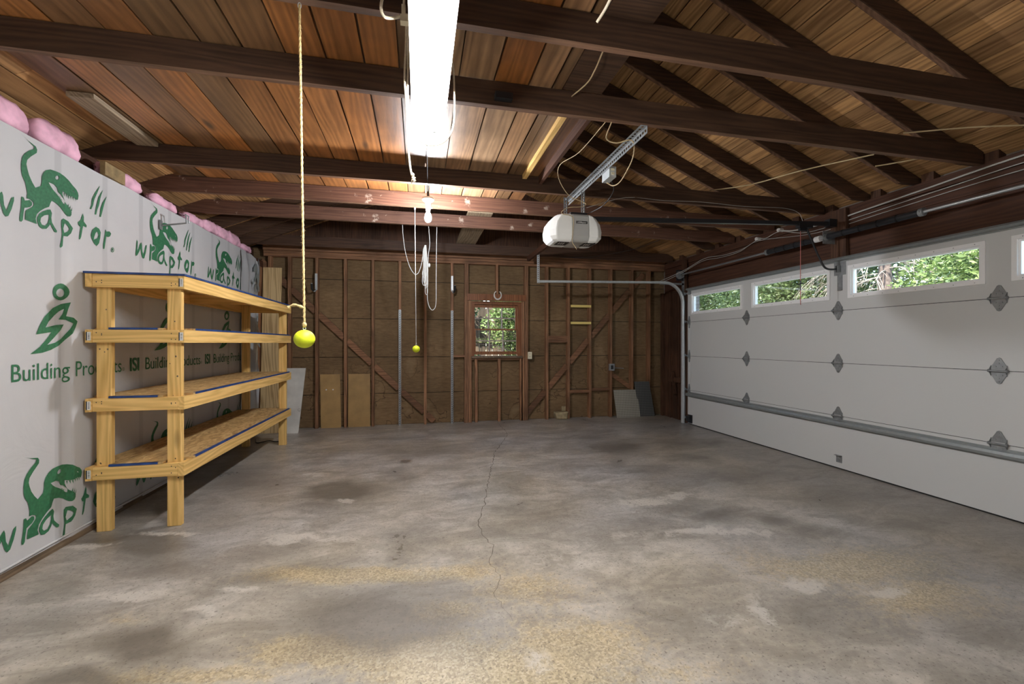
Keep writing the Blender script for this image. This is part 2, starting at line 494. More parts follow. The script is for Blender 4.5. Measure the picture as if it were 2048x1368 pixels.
def leafmat(name, tones):
    m, nt, b = newmat(name)
    at = nd(nt, 'Attribute', attribute_name='tone')
    r = ramp(nt, tones)
    lk(nt, at.outputs['Fac'], r.inputs[0])
    lk(nt, r.outputs[0], b.inputs['Base Color'])
    b.inputs['Roughness'].default_value = 0.5
    out = [n for n in nt.nodes if n.type == 'OUTPUT_MATERIAL'][0]
    tl = nd(nt, 'BsdfTranslucent')
    lk(nt, r.outputs[0], tl.inputs[0])
    mx = nd(nt, 'MixShader')
    mx.inputs[0].default_value = 0.35
    lk(nt, b.outputs[0], mx.inputs[1])
    lk(nt, tl.outputs[0], mx.inputs[2])
    lk(nt, mx.outputs[0], out.inputs[0])
    return m
M['leaf'] = leafmat('green leaves', [(0, (0.013, 0.023, 0.008)), (0.45, (0.046, 0.076, 0.021)), (0.75, (0.101, 0.143, 0.046)), (1, (0.210, 0.244, 0.118))])
M['leaf_pale'] = leafmat('yellow green leaves', [(0, (0.038, 0.067, 0.015)), (0.6, (0.109, 0.160, 0.042)), (1, (0.231, 0.269, 0.113))])
M['leaf_dark'] = leafmat('dark leaves', [(0, (0.008, 0.021, 0.008)), (0.6, (0.025, 0.055, 0.017)), (1, (0.063, 0.105, 0.034))])
M['bark'] = plain('grey brown bark', (0.077, 0.056, 0.047), 0.9, noise_amt=0.5, nscale=18, bmp=1.0)
M['twig'] = plain('bare pale twigs', (0.180, 0.153, 0.126), 0.9, noise_amt=0.2)
M['fence'] = wood('weathered fence boards', (0.038, 0.028, 0.020), (0.108, 0.086, 0.065), 'Z', tone=[(0, (0.55, 0.5, 0.45)), (1, (1.1, 1.0, 0.92))])
M['moss'] = plain('mossy rail', (0.099, 0.099, 0.038), 0.9, noise_amt=0.4)
M['ground'] = plain('pale gravel and dry grass', (0.30, 0.30, 0.24), 0.95, noise_amt=0.3, nscale=3)

def brick():
    m, nt, b = newmat('white painted brick')
    tc = nd(nt, 'TexCoord')
    mp = nd(nt, 'Mapping')
    mp.inputs['Rotation'].default_value = (R(90), 0, 0)
    lk(nt, tc.outputs['Object'], mp.inputs['Vector'])
    br = nd(nt, 'TexBrick', i_Scale=4.5)
    br.inputs['Color1'].default_value = (0.275, 0.250, 0.235, 1)
    br.inputs['Color2'].default_value = (0.320, 0.290, 0.275, 1)
    br.inputs['Mortar'].default_value = (0.160, 0.145, 0.135, 1)
    lk(nt, mp.outputs[0], br.inputs['Vector'])
    lk(nt, br.outputs['Color'], b.inputs['Base Color'])
    b.inputs['Roughness'].default_value = 0.85
    return m
M['brick'] = brick()

# ------------------------------------------------------------------ builders
WLOC = {}

def put(name, bm, mat, parent=None, loc=None, smooth=False, bevel=0.0):
    """link bm (world coordinates) as one mesh, child of parent when given"""
    if bevel:
        mats = [e for e in bm.edges if len(e.link_faces) == 2 and e.calc_face_angle(0) > 0.6]
        bmesh.ops.bevel(bm, geom=mats, offset=bevel, segments=1, profile=0.7, affect='EDGES')
    o_loc = Vector(loc) if loc is not None else (WLOC[parent.name] if parent else Vector((0, 0, 0)))
    bmesh.ops.translate(bm, verts=bm.verts, vec=-o_loc)
    bmesh.ops.recalc_face_normals(bm, faces=bm.faces)
    me = bpy.data.meshes.new(name)
    bm.to_mesh(me)
    bm.free()
    if smooth:
        for p in me.polygons:
            p.use_smooth = True
    for m_ in (mat if isinstance(mat, (list, tuple)) else [mat]):
        me.materials.append(M[m_] if isinstance(m_, str) else m_)
    o = bpy.data.objects.new(name, me)
    C.objects.link(o)
    if parent:
        o.parent = parent
        o.location = o_loc - WLOC[parent.name]
    else:
        o.location = o_loc
    WLOC[o.name] = o_loc
    return o

def empty(name, loc, label=None, cat=None, group=None, kind=None):
    o = bpy.data.objects.new(name, None)
    C.objects.link(o)
    o.location = loc
    o.empty_display_size = 0.1
    WLOC[o.name] = Vector(loc)
    return tag(o, label, cat, group, kind)

def tag(o, label=None, cat=None, group=None, kind=None):
    if label: o['label'] = label
    if cat: o['category'] = cat
    if group: o['group'] = group
    if kind: o['kind'] = kind
    return o

def base_of(bm):
    xs = [v.co.x for v in bm.verts]; ys = [v.co.y for v in bm.verts]; zs = [v.co.z for v in bm.verts]
    return ((min(xs) + max(xs)) / 2, (min(ys) + max(ys)) / 2, min(zs))

def single(name, bm, mat, label, cat, group=None, smooth=False, bevel=0.0):
    return tag(put(name, bm, mat, loc=base_of(bm), smooth=smooth, bevel=bevel), label, cat, group)

def tone_layer(bm):
    return bm.faces.layers.float.get('tone') or bm.faces.layers.float.new('tone')

def NB():
    return bmesh.new()

def box(bm, x0, x1, y0, y1, z0, z1, mi=0, tone=None):
    L = tone_layer(bm) if tone is not None else None
    v = [bm.verts.new(p) for p in ((x0, y0, z0), (x1, y0, z0), (x1, y1, z0), (x0, y1, z0),
                                   (x0, y0, z1), (x1, y0, z1), (x1, y1, z1), (x0, y1, z1))]
    fs = [bm.faces.new([v[i] for i in q]) for q in ((0, 3, 2, 1), (4, 5, 6, 7), (0, 1, 5, 4), (1, 2, 6, 5), (2, 3, 7, 6), (3, 0, 4, 7))]
    for f in fs:
        f.material_index = mi
    if tone is not None:
        for f in fs:
            f[L] = tone
    return fs

def bar(bm, a, b, w, d, up=(0, 0, 1), mi=0):
    """rectangular bar from a to b: w across (sideways), d along up"""
    a, b = Vector(a), Vector(b)
    t = (b - a).normalized()
    s = t.cross(Vector(up)).normalized()
    u = s.cross(t).normalized()
    v = []
    for p in (a, b):
        for i, j in ((-1, -1), (1, -1), (1, 1), (-1, 1)):
            v.append(bm.verts.new(p + s * (w / 2 * i) + u * (d / 2 * j)))
    for q in ((3, 2, 1, 0), (4, 5, 6, 7), (0, 1, 5, 4), (1, 2, 6, 5), (2, 3, 7, 6), (3, 0, 4, 7)):
        bm.faces.new([v[i] for i in q]).material_index = mi

def smooth_path(pts, n=6):
    pts = [Vector(p) for p in pts]
    if len(pts) < 3:
        return pts
    out = []
    for i in range(len(pts) - 1):
        p0 = pts[i - 1] if i else pts[0] * 2 - pts[1]
        p1, p2 = pts[i], pts[i + 1]
        p3 = pts[i + 2] if i + 2 < len(pts) else pts[-1] * 2 - pts[-2]
        for k in range(n):
            t = k / n
            out.append(0.5 * ((2 * p1) + (p2 - p0) * t + (2 * p0 - 5 * p1 + 4 * p2 - p3) * t * t + (3 * p1 - p0 - 3 * p2 + p3) * t ** 3))
    out.append(pts[-1])
    return out

def tube(bm, pts, r, seg=8, n=0, mi=0, jitter=0.0, cap=True):
    pts = smooth_path(pts, n) if n else [Vector(p) for p in pts]
    rings = []
    ref = Vector((0.31, 0.17, 0.93))
    prev = None
    for i, p in enumerate(pts):
        t = (pts[min(i + 1, len(pts) - 1)] - pts[max(i - 1, 0)]).normalized()
        if prev is None:
            s = t.cross(ref)
            if s.length < 0.05:
                s = t.cross(Vector((1, 0, 0)))
        else:
            s = prev - t * prev.dot(t)
        s.normalize()
        prev = s
        u = t.cross(s)
        rr = (r(i / max(1, len(pts) - 1)) if callable(r) else r) * (1 + random.uniform(-jitter, jitter))
        rings.append([bm.verts.new(p + (s * math.cos(2 * math.pi * k / seg) + u * math.sin(2 * math.pi * k / seg)) * rr) for k in range(seg)])
    for a, b in zip(rings, rings[1:]):
        for k in range(seg):
            bm.faces.new((a[k], a[(k + 1) % seg], b[(k + 1) % seg], b[k])).material_index = mi
    if cap:
        bm.faces.new(rings[0][::-1]).material_index = mi
        bm.faces.new(rings[-1]).material_index = mi

def cyl(bm, a, b, r, seg=16, mi=0):
    tube(bm, [a, b], r, seg, mi=mi)

def ball(bm, c, r, seg=20, sq=(1, 1, 1), mi=0):
    g = bmesh.ops.create_uvsphere(bm, u_segments=seg, v_segments=seg // 2 + 2, radius=r)
    for v in g['verts']:
        v.co = Vector(c) + Vector((v.co.x * sq[0], v.co.y * sq[1], v.co.z * sq[2]))
    for f in set(f for v in g['verts'] for f in v.link_faces):
        f.material_index = mi

def fill(bm, loops, fn):
    """flat shape with holes; fn turns (a, b) into a point"""
    es = []
    for L in loops:
        vs = [bm.verts.new(fn(p)) for p in L]
        es += [bm.edges.new((vs[i], vs[(i + 1) % len(vs)])) for i in range(len(vs))]
    bmesh.ops.triangle_fill(bm, use_beauty=True, use_dissolve=False, edges=es)

def prism(bm, poly, fn, d):
    """extrude polygon (a,b) mapped by fn, along vector d"""
    d = Vector(d)
    a = [bm.verts.new(Vector(fn(p))) for p in poly]
    b = [bm.verts.new(v.co + d) for v in a]
    bm.faces.new(a[::-1])
    bm.faces.new(b)
    n = len(a)
    for i in range(n):
        bm.faces.new((a[i], a[(i + 1) % n], b[(i + 1) % n], b[i]))

def sweep(bm, path, profile, side):
    """sweep closed profile (u: along 'side', v: along side x tangent)"""
    side = Vector(side)
    path = [Vector(p) for p in path]
    rings = []
    for i, p in enumerate(path):
        t = (path[min(i + 1, len(path) - 1)] - path[max(i - 1, 0)]).normalized()
        nrm = side.cross(t).normalized()
        rings.append([bm.verts.new(p + side * a + nrm * b) for a, b in profile])
    k = len(profile)
    for a, b in zip(rings, rings[1:]):
        for j in range(k):
            bm.faces.new((a[j], a[(j + 1) % k], b[(j + 1) % k], b[j]))
    bm.faces.new(rings[0][::-1])
    bm.faces.new(rings[-1])

def text_bm(s, size, fn, bold=0.0, xs=1.0):
    cu = bpy.data.curves.new('t', 'FONT')
    cu.body = s
    cu.size = size
    cu.offset = bold
    cu.resolution_u = 4
    ob = bpy.data.objects.new('t', cu)
    C.objects.link(ob)
    bpy.context.view_layer.update()
    me = bpy.data.meshes.new_from_object(ob.evaluated_get(bpy.context.evaluated_depsgraph_get()))
    bm = bmesh.new()
    bm.from_mesh(me)
    w = max((v.co.x for v in bm.verts), default=0)
    for v in bm.verts:
        v.co = Vector(fn((v.co.x * xs, v.co.y)))
    bpy.data.objects.remove(ob)
    bpy.data.curves.remove(cu)
    bpy.data.meshes.remove(me)
    return bm, w * xs

def merge(dst, src):
    me = bpy.data.meshes.new('m')
    src.to_mesh(me)
    src.free()
    dst.from_mesh(me)
    bpy.data.meshes.remove(me)

# ------------------------------------------------------------------ room measures
XL, XD, XH = -2.188, 4.147, 4.20       # house wrap, door face, header face
YB = 6.80                              # face of the back studs
YF = -1.30                             # wall behind the camera
ZJ, HJ = 2.63, 0.14                    # ceiling joists: underside, depth
CR, SL = 1.272 + 3.045, 0.4167         # rafter undersides: z = CR - SL * x
RV = 0.152                             # rafter depth measured upright
XR = 0.95                              # ridge

# ------------------------------------------------------------------ floor
ST_d=[(-0.61,3.85,0.29,-0.06,-0.05,0.28,0.90),(-0.76,3.59,0.17,-0.04,-0.04,0.17,0.50),(-1.75,3.13,0.40,-0.09,-0.17,0.31,0.70),(-1.44,2.90,0.29,-0.06,-0.12,0.24,0.50),(-0.82,2.83,0.24,-0.05,-0.06,0.20,0.40),(-0.17,2.04,0.52,-0.11,-0.02,0.26,0.75),(0.05,2.19,0.40,-0.09,0.00,0.18,0.50),(-1.11,2.08,0.25,-0.05,-0.06,0.10,0.70),(-1.24,1.96,0.23,-0.05,-0.05,0.07,0.80),(-0.83,2.52,0.16,-0.03,-0.04,0.11,0.50),(-0.55,2.62,0.34,-0.07,-0.02,0.12,0.30),(2.39,4.79,0.36,-0.08,0.18,0.37,0.70),(3.51,4.82,0.69,-0.15,0.25,0.34,0.50),(2.26,3.88,0.29,-0.06,0.16,0.28,0.40),(3.02,3.55,0.71,-0.15,0.29,0.34,0.50),(2.17,2.75,0.29,-0.06,0.11,0.14,0.60),(2.01,2.94,0.34,-0.07,0.10,0.14,0.50),(2.50,2.55,0.14,-0.03,0.08,0.08,0.60),(2.60,2.36,0.16,-0.04,0.10,0.09,0.50),(3.52,2.88,0.57,-0.12,0.35,0.29,0.50),(3.46,2.30,0.41,-0.09,0.29,0.19,0.40),(1.80,1.67,0.28,-0.06,0.15,0.14,0.45),(1.13,1.72,0.11,-0.02,0.08,0.12,0.25),(2.45,1.44,0.26,-0.06,0.26,0.15,0.35),(2.25,5.38,0.39,-0.09,0.12,0.29,0.40),(0.07,5.17,0.70,-0.15,0.00,0.36,0.35),(-1.62,4.41,0.50,-0.11,-0.21,0.57,0.45),(3.00,4.20,0.33,-0.07,0.13,0.18,0.50),(0.69,2.03,0.15,-0.03,0.01,0.04,0.30),(-1.65,2.33,0.22,-0.05,-0.12,0.17,0.30),(0.95,3.02,0.43,-0.09,0.07,0.22,0.30)]
ST_y=[(-0.37,2.47,0.43,-0.09,-0.01,0.09,0.80),(0.17,2.41,0.33,-0.07,0.01,0.11,0.50),(-0.44,1.91,0.24,-0.05,-0.02,0.09,0.80),(0.02,1.77,0.40,-0.09,0.00,0.13,0.70),(0.31,1.63,0.48,-0.10,0.02,0.13,0.80),(0.64,1.70,0.31,-0.07,0.06,0.17,0.60),(0.14,2.03,0.18,-0.04,0.01,0.11,0.40),(2.41,1.98,0.56,-0.12,0.22,0.18,0.50),(2.50,1.66,0.37,-0.08,0.20,0.13,0.50),(-0.83,1.88,0.38,-0.08,-0.03,0.06,0.50),(-1.32,2.26,0.13,-0.03,-0.04,0.06,0.30),(0.53,2.13,0.30,-0.07,0.04,0.17,0.40),(0.89,1.53,0.39,-0.08,0.06,0.09,0.35)]
ST_w=[(1.77,3.12,0.24,-0.05,0.05,0.09,0.70),(2.15,3.18,0.09,-0.02,0.06,0.08,0.90),(1.83,2.51,0.20,-0.04,0.03,0.05,0.90),(1.97,2.50,0.08,-0.02,0.05,0.07,0.70),(2.17,2.46,0.20,-0.04,0.05,0.06,0.60),(2.01,1.86,0.09,-0.02,0.07,0.06,0.80),(1.54,1.74,0.07,-0.02,0.07,0.08,0.60),(2.40,1.73,0.15,-0.03,0.05,0.03,0.70),(-0.78,2.99,0.16,-0.03,-0.02,0.07,0.80),(-0.47,2.96,0.19,-0.04,-0.01,0.05,0.50),(-0.82,2.93,0.09,-0.02,-0.02,0.06,0.60),(-1.44,2.50,0.15,-0.03,-0.04,0.07,0.80),(-1.35,2.54,0.10,-0.02,-0.03,0.05,0.60),(-2.08,3.19,0.15,-0.03,-0.04,0.06,0.70),(-1.01,2.24,0.07,-0.02,-0.01,0.03,0.80),(-0.89,2.42,0.10,-0.02,-0.01,0.04,0.70),(-1.65,3.27,0.20,-0.04,-0.02,0.04,0.80),(-1.03,4.43,0.14,-0.03,-0.02,0.08,0.60),(-0.58,3.63,0.08,-0.02,-0.01,0.06,0.70),(0.44,1.68,0.08,-0.02,0.02,0.07,0.50),(1.32,2.57,0.32,-0.07,0.05,0.11,0.35),(0.89,2.36,0.43,-0.09,0.06,0.16,0.30),(1.37,1.71,0.09,-0.02,0.05,0.06,0.40)]
def blob(L, x, y):
    m = 0.0
    for cx, cy, ux, uy, vx, vy, s in L:
        dx, dy = x - cx, y - cy
        if abs(dx) > 1.6 or abs(dy) > 1.6:
            continue
        det = ux * vy - uy * vx
        if abs(det) < 1e-5:
            continue
        a = (dx * vy - dy * vx) / det
        b = (ux * dy - uy * dx) / det
        d = a * a + b * b
        if d < 4:
            m = max(m, s * math.exp(-d * 0.9))
    return m

def build_floor():
    bm = NB()
    nx, ny = 262, 330
    x0, x1, y0, y1 = -2.32, 4.24, YF - 0.05, 6.95
    col = bm.loops.layers.float_color.new('stain')
    grid, val = [], []
    for j in range(ny + 1):
        row, vr = [], []
        for i in range(nx + 1):
            x = x0 + (x1 - x0) * i / nx
            y = y0 + (y1 - y0) * j / ny
            w = noise.noise_vector(Vector((x * 2.3, y * 2.3, 3.1))) * 0.10 + noise.noise_vector(Vector((x * 7, y * 7, 1.7))) * 0.04
            xx, yy = x + w.x, y + w.y
            d = blob(ST_d, xx, yy)
            d = max(d, 0.30 * max(0, noise.fractal(Vector((x * 0.9, y * 1.3, 8)), 0.8, 2.1, 5)) + 0.04)
            if xx > 2.5:
                d = max(d, min(0.30, (xx - 2.5) * 0.25))
            yv = blob(ST_y, xx, yy)
            wv = blob(ST_w, xx, yy)
            row.append(bm.verts.new((x, y, 0)))
            vr.append((d, yv, wv, 1))
        grid.append(row)
        val.append(vr)
    for j in range(ny):
        for i in range(nx):
            f = bm.faces.new((grid[j][i], grid[j][i + 1], grid[j + 1][i + 1], grid[j + 1][i]))
            for lp, (a, b) in zip(f.loops, ((j, i), (j, i + 1), (j + 1, i + 1), (j + 1, i))):
                lp[col] = val[a][b]
    # slab edges and underside
    b0 = [bm.verts.new((x, y, -0.15)) for x, y in ((x0, y0), (x1, y0), (x1, y1), (x0, y1))]
    bm.faces.new(b0[::-1])
    return tag(put('floor', bm, 'concrete'), kind='structure')
floor = build_floor()
def crack_strip(pts, w):
    bm = NB()
    fine = []
    for (a, b) in zip(pts, pts[1:]):
        n = max(2, int(math.dist(a, b) / 0.035))
        for k in range(n):
            t = k / n
            fine.append((a[0] + (b[0] - a[0]) * t + random.uniform(-0.012, 0.012), a[1] + (b[1] - a[1]) * t))
    fine.append(pts[-1])
    vs = []
    for i, p in enumerate(fine):
        ww = w * random.uniform(0.4, 1.2) * min(1, (len(fine) - i) / 12 + 0.15)
        vs.append((bm.verts.new((p[0] - ww, p[1], 0.0006)), bm.verts.new((p[0] + ww, p[1], 0.0006))))
    for a, b in zip(vs, vs[1:]):
        bm.faces.new((a[0], a[1], b[1], b[0]))
    return put('crack', bm, 'crack', floor)
crack_strip([(1.235, 6.75), (1.228, 6.504), (1.215, 5.837), (1.137, 5.6), (1.037, 5.354), (0.857, 4.884), (0.744, 4.389), (0.69, 4.2), (0.656, 3.985),
             (0.557, 3.593), (0.499, 3.319), (0.406, 2.962), (0.408, 2.803), (0.452, 2.65), (0.40, 2.45), (0.434, 2.299)], 0.0028)
crack_strip([(0.434, 2.299), (0.423, 2.226), (0.379, 2.143), (0.388, 2.055), (0.403, 1.984), (0.42, 1.9)], 0.002)

# ------------------------------------------------------------------ back wall
WB = empty('wall_back', (1.0, YB, 0), kind='structure')
def build_sheathing():
    bm = NB()
    xa, xb = -2.50, 4.29
    ya = YB + 0.089
    win = (0.80, 1.70, 1.04, 1.97)
    seams = [0.0, 0.49, 1.055, 1.645, 2.235, 2.82]
    for z0, z1 in zip(seams, seams[1:]):
        if z0 >= win[3] or z1 <= win[2]:
            box(bm, xa, xb, ya, ya + 0.013, z0 + 0.004, z1 - 0.004)
        else:
            box(bm, xa, win[0], ya, ya + 0.013, z0 + 0.004, z1 - 0.004)
            box(bm, win[1], xb, ya, ya + 0.013, z0 + 0.004, z1 - 0.004)
            if z0 < win[2]:
                box(bm, win[0], win[1], ya, ya + 0.013, z0 + 0.004, win[2])
            if z1 > win[3]:
                box(bm, win[0], win[1], ya, ya + 0.013, win[3], z1 - 0.004)
    # gable above
    top = CR + RV - SL * XR
    eave = CR + RV - SL * xb
    put('sheathing', bm, 'fibreboard', WB)
    bm = NB()
    prism(bm, [(xa, 2.822), (xb, 2.822), (xb, eave + 0.02), (XR, top + 0.02), (xa, eave + 0.02)], lambda p: (p[0], ya, p[1]), (0, 0.013, 0))
    put('gable_boards', bm, 'stud_dark', WB)
    # weather skin outside, behind the sheets
    bm = NB()
    yo = ya + 0.02
    for q in ((xa, win[0], 0, 2.85), (win[1], xb, 0, 2.85), (win[0], win[1], 0, win[2]), (win[0], win[1], win[3], 2.85)):
        box(bm, q[0], q[1], yo, yo + 0.02, q[2], q[3])
    prism(bm, [(xa, 2.85), (xb, 2.85), (xb, eave), (XR, top), (xa, eave)], lambda p: (p[0], yo, p[1]), (0, 0.02, 0))
    put('siding', bm, 'roofing', WB)
build_sheathing()
ZT = 2.535
def stud(x, z0=0.0, z1=ZT, w=0.04, dep=0.089, y=YB, mat='stud'):
    bm = NB()
    lean = random.uniform(-0.006, 0.006)
    box(bm, x - w / 2, x + w / 2, y, y + dep, z0, z1)
    for v in bm.verts:
        if v.co.z > (z0 + z1) / 2:
            v.co.x += lean
    return put('stud', bm, mat, WB, bevel=0.003)
for x in (-2.12, -1.86, -1.487, -1.082, -0.688, -0.288, 0.096, 0.512, 2.082, 2.460, 2.845, 3.225, 3.622, 3.95):
    stud(x)
stud(0.752, w=0.036); stud(0.80, 0, 1.95, w=0.05)
stud(1.665, 0, 1.95, w=0.045); stud(1.722, w=0.06)
stud(0.72, w=0.028)
stud(1.24, 2.055, ZT)
stud(0.90, 0, 1.02); stud(1.275, 0, 1.02); stud(1.645, 0, 1.02, w=0.035)
def wallbar(name, x0, x1, y0, y1, z0, z1, mat='stud_x'):
    bm = NB()
    box(bm, x0, x1, y0, y1, z0, z1)
    return put(name, bm, mat, WB, bevel=0.003)
wallbar('top_plate', -2.20, 4.24, YB - 0.002, YB + 0.089, ZT, ZT + 0.04)
wallbar('top_plate', -2.20, 4.24, YB - 0.004, YB + 0.089, ZT + 0.043, ZT + 0.083)
wallbar('top_plate', -2.20, 4.24, YB - 0.03, YB + 0.089, ZT + 0.086, ZT + 0.20)
wallbar('window_header', 0.745, 1.715, YB - 0.012, YB + 0.06, 1.955, 2.06, 'window_wood')
for a, b, z in ((2.10, 2.445, 1.28),):
    wallbar('blocking', a, b, YB + 0.005, YB + 0.06, z, z + 0.11)
wallbar('blocking', 2.48, 2.825, YB + 0.005, YB + 0.089, 0.43, 0.475)
wallbar('blocking', 2.865, 3.205, YB + 0.005, YB + 0.089, 0.46, 0.50)
wallbar('blocking', 0.532, 0.715, YB + 0.01, YB + 0.089, 1.045, 1.08)
wallbar('blocking', 0.78, 1.705, YB + 0.01, YB + 0.089, 1.00, 1.03)
def brace(pts, w=0.09):
    bm = NB()
    (x0, z0), (x1, z1) = pts
    bar(bm, (x0, YB + 0.055, z0), (x1, YB + 0.055, z1), 0.03, w, up=(0, 0, 1))
    put('diagonal_brace', bm, 'stud_x', WB, bevel=0.002)
xs = [-2.12, -1.86, -1.487, -1.082, -0.688, -0.288, 0.096]
def seg_brace(p, q, stops):
    (x0, z0), (x1, z1) = p, q
    f = lambda x: z0 + (z1 - z0) * (x - x0) / (x1 - x0)
    edges = [x0] + [s for s in stops if min(x0, x1) < s < max(x0, x1)] + [x1]
    for a, b in zip(edges, edges[1:]):
        a2 = a + (0.02 if a in stops else 0); b2 = b - (0.02 if b in stops else 0)
        if b2 - a2 > 0.05:
            brace(((a2, f(a2)), (b2, f(b2))))
seg_brace((-2.25, 2.47), (0.23, -0.02 + 0.06), xs)
seg_brace((1.75, 0.12), (3.86, 2.48), [2.082, 2.460, 2.845, 3.225, 3.622])
brace(((3.25, 0.74), (3.60, 0.50)), 0.07)

# ------------------------------------------------------------------ window in the back wall
W1 = empty('window_1', (1.25, YB, 1.05), kind='structure')
def fr(name, x0, x1, y0, y1, z0, z1, mat='window_wood', par=W1):
    bm = NB(); box(bm, x0, x1, y0, y1, z0, z1)
    return put(name, bm, mat, par, bevel=0.002)
bm = NB()
for q in ((0.835, 0.872, 1.06, 1.93), (1.585, 1.645, 1.06, 1.93), (0.872, 1.585, 1.895, 1.93)):
    box(bm, q[0], q[1], YB + 0.03, YB + 0.10, q[2], q[3])
for q in ((0.822, 0.838, 1.05, 1.945), (1.63, 1.648, 1.05, 1.945), (0.838, 1.63, 1.928, 1.945)):
    box(bm, q[0], q[1], YB + 0.004, YB + 0.05, q[2], q[3])
put('window_frame', bm, 'window_wood', W1, bevel=0.002)
fr('window_sill', 0.82, 1.66, YB - 0.03, YB + 0.10, 1.03, 1.062, 'sill_dirty')
def sash(x0, x1, z0, z1, y, bw=(0.03, 0.045, 0.05, 0.05)):
    l, r_, b_, t_ = bw
    bm = NB()
    box(bm, x0, x0 + l, y, y + 0.025, z0, z1)
    box(bm, x1 - r_, x1, y, y + 0.025, z0, z1)
    box(bm, x0 + l, x1 - r_, y, y + 0.025, z0, z0 + b_)
    box(bm, x0 + l, x1 - r_, y, y + 0.025, z1 - t_, z1)
    s = put('sash', bm, 'window_wood', W1, bevel=0.002)
    gx0, gx1, gz0, gz1 = x0 + l, x1 - r_, z0 + b_, z1 - t_
    bm = NB()
    for k in (1, 2):
        xx = gx0 + (gx1 - gx0) * k / 3
        box(bm, xx - 0.009, xx + 0.009, y + 0.004, y + 0.021, gz0, gz1)
    zz = (gz0 + gz1) / 2
    box(bm, gx0, gx1, y + 0.003, y + 0.022, zz - 0.009, zz + 0.009)
    put('muntin', bm, 'muntin', s)
    bm = NB(); box(bm, gx0, gx1, y + 0.011, y + 0.014, gz0, gz1)
    put('pane', bm, 'glass', s)
sash(0.872, 1.60, 1.085, 1.502, YB + 0.045, (0.022, 0.032, 0.05, 0.022))
sash(0.862, 1.585, 1.48, 1.895, YB + 0.075, (0.020, 0.030, 0.022, 0.045))

# ------------------------------------------------------------------ right wall
WR = empty('wall_right', (XH, 3.5, 0), kind='structure')
def wr(name, x0, x1, y0, y1, z0, z1, mat='stud_dark', bv=0.003):
    bm = NB(); box(bm, x0, x1, y0, y1, z0, z1)
    return put(name, bm, mat, WR, bevel=bv)
wr('sheathing', XH + 0.09, XH + 0.11, 6.03, 6.95, 0, 2.80, 'hidden_wall', 0)
wr('sheathing', XH + 0.09, XH + 0.11, YF, 6.03, 2.14, 2.80, 'hidden_wall', 0)
wr('sheathing', XH + 0.09, XH + 0.11, YF, 1.03, 0, 2.14, 'hidden_wall', 0)
wr('header_beam', XH, XH + 0.085, YF, YB - 0.08, 2.14, 2.425, 'beam_y')
wr('header_beam', XH + 0.006, XH + 0.085, YF, YB - 0.08, 2.43, 2.545, 'beam_y')
wr('header_plate', XH - 0.004, XH + 0.085, YF, YB - 0.08, 2.55, 2.64, 'beam_y')
for y0, y1, x in ((6.02, 6.10, 4.16), (6.11, 6.16, 4.19), (6.17, 6.26, 4.20), (6.30, 6.34, 4.20), (6.37, 6.50, 4.21), (6.53, 6.57, 4.19), (6.60, 6.71, 4.2), (6.73, 6.79, 4.16)):
    wr('stud', x, XH + 0.085, y0, y1, 0, 2.14)
wr('trim_board', 4.135, 4.165, 6.03, 6.13, 0, 2.60, 'stud_dark')
bm = NB(); bar(bm, (4.15, 6.33, 0.42), (4.15, 6.42, 0.80), 0.03, 0.05, up=(1, 0, 0)); put('blocking', bm, 'stud_dark', WR)
wr('blocking', 4.15, 4.20, 6.20, 6.52, 0.62, 0.70)
rs_y = [1.16, 1.59, 2.02, 2.466, 2.878, 3.298, 3.765, 4.178, 4.595, 5.077, 5.49, 5.92, 6.36]
for y in rs_y:
    wr('cripple_stud', XH + 0.012, XH + 0.085, y - 0.14, y - 0.05, 2.64, 2.80, 'stud_dark')
bm = NB()
box(bm, XH + 0.03, XH + 0.19, 6.035, 6.30, 0, 2.5)
put('brick_jamb', bm, 'brick', WR)

# ------------------------------------------------------------------ left wall, wall behind the camera
WL = empty('wall_left', (XL, 3.0, 0), kind='structure')
bm = NB(); box(bm, -2.32, -2.30, YF, 6.95, 0, 2.45); box(bm, -2.50, -2.47, YF, 6.95, 0, 2.66); put('sheathing', bm, 'hidden_wall', WL)
for y in [YF + 0.1 + 0.405 * k for k in range(20)]:
    if y < 6.35:
        bm = NB(); box(bm, -2.298, -2.212, y, y + 0.04, 0.04, 2.36); put('stud', bm, 'stud', WL)
bm = NB(); box(bm, -2.298, -2.205, 6.60, 6.80, 0, 2.36); put('stud', bm, 'stud', WL)
bm = NB(); box(bm, -2.298, -2.206, YF, 6.80, 2.36, 2.452); put('top_plate', bm, 'beam_y', WL)
bm = NB(); box(bm, -2.46, -2.33, YF, 6.80, 2.52, 2.629); put('top_plate', bm, 'beam_y', WL)
bm = NB(); box(bm, -2.299, -2.19, YF, 6.80, 0.0, 0.04); put('bottom_plate', bm, 'sill_dirty', WL)
bm = NB(); box(bm, -2.19, -2.165, YF, 3.60, 0.0, 0.032)
tag(put('baseboard_left', bm, 'sill_dirty', bevel=0.004), kind='structure')
bm = NB()
box(bm, -2.32, 4.32, YF - 0.06, YF, 0, 4.1)
tag(put('wall_front', bm, 'drywall'), kind='structure')

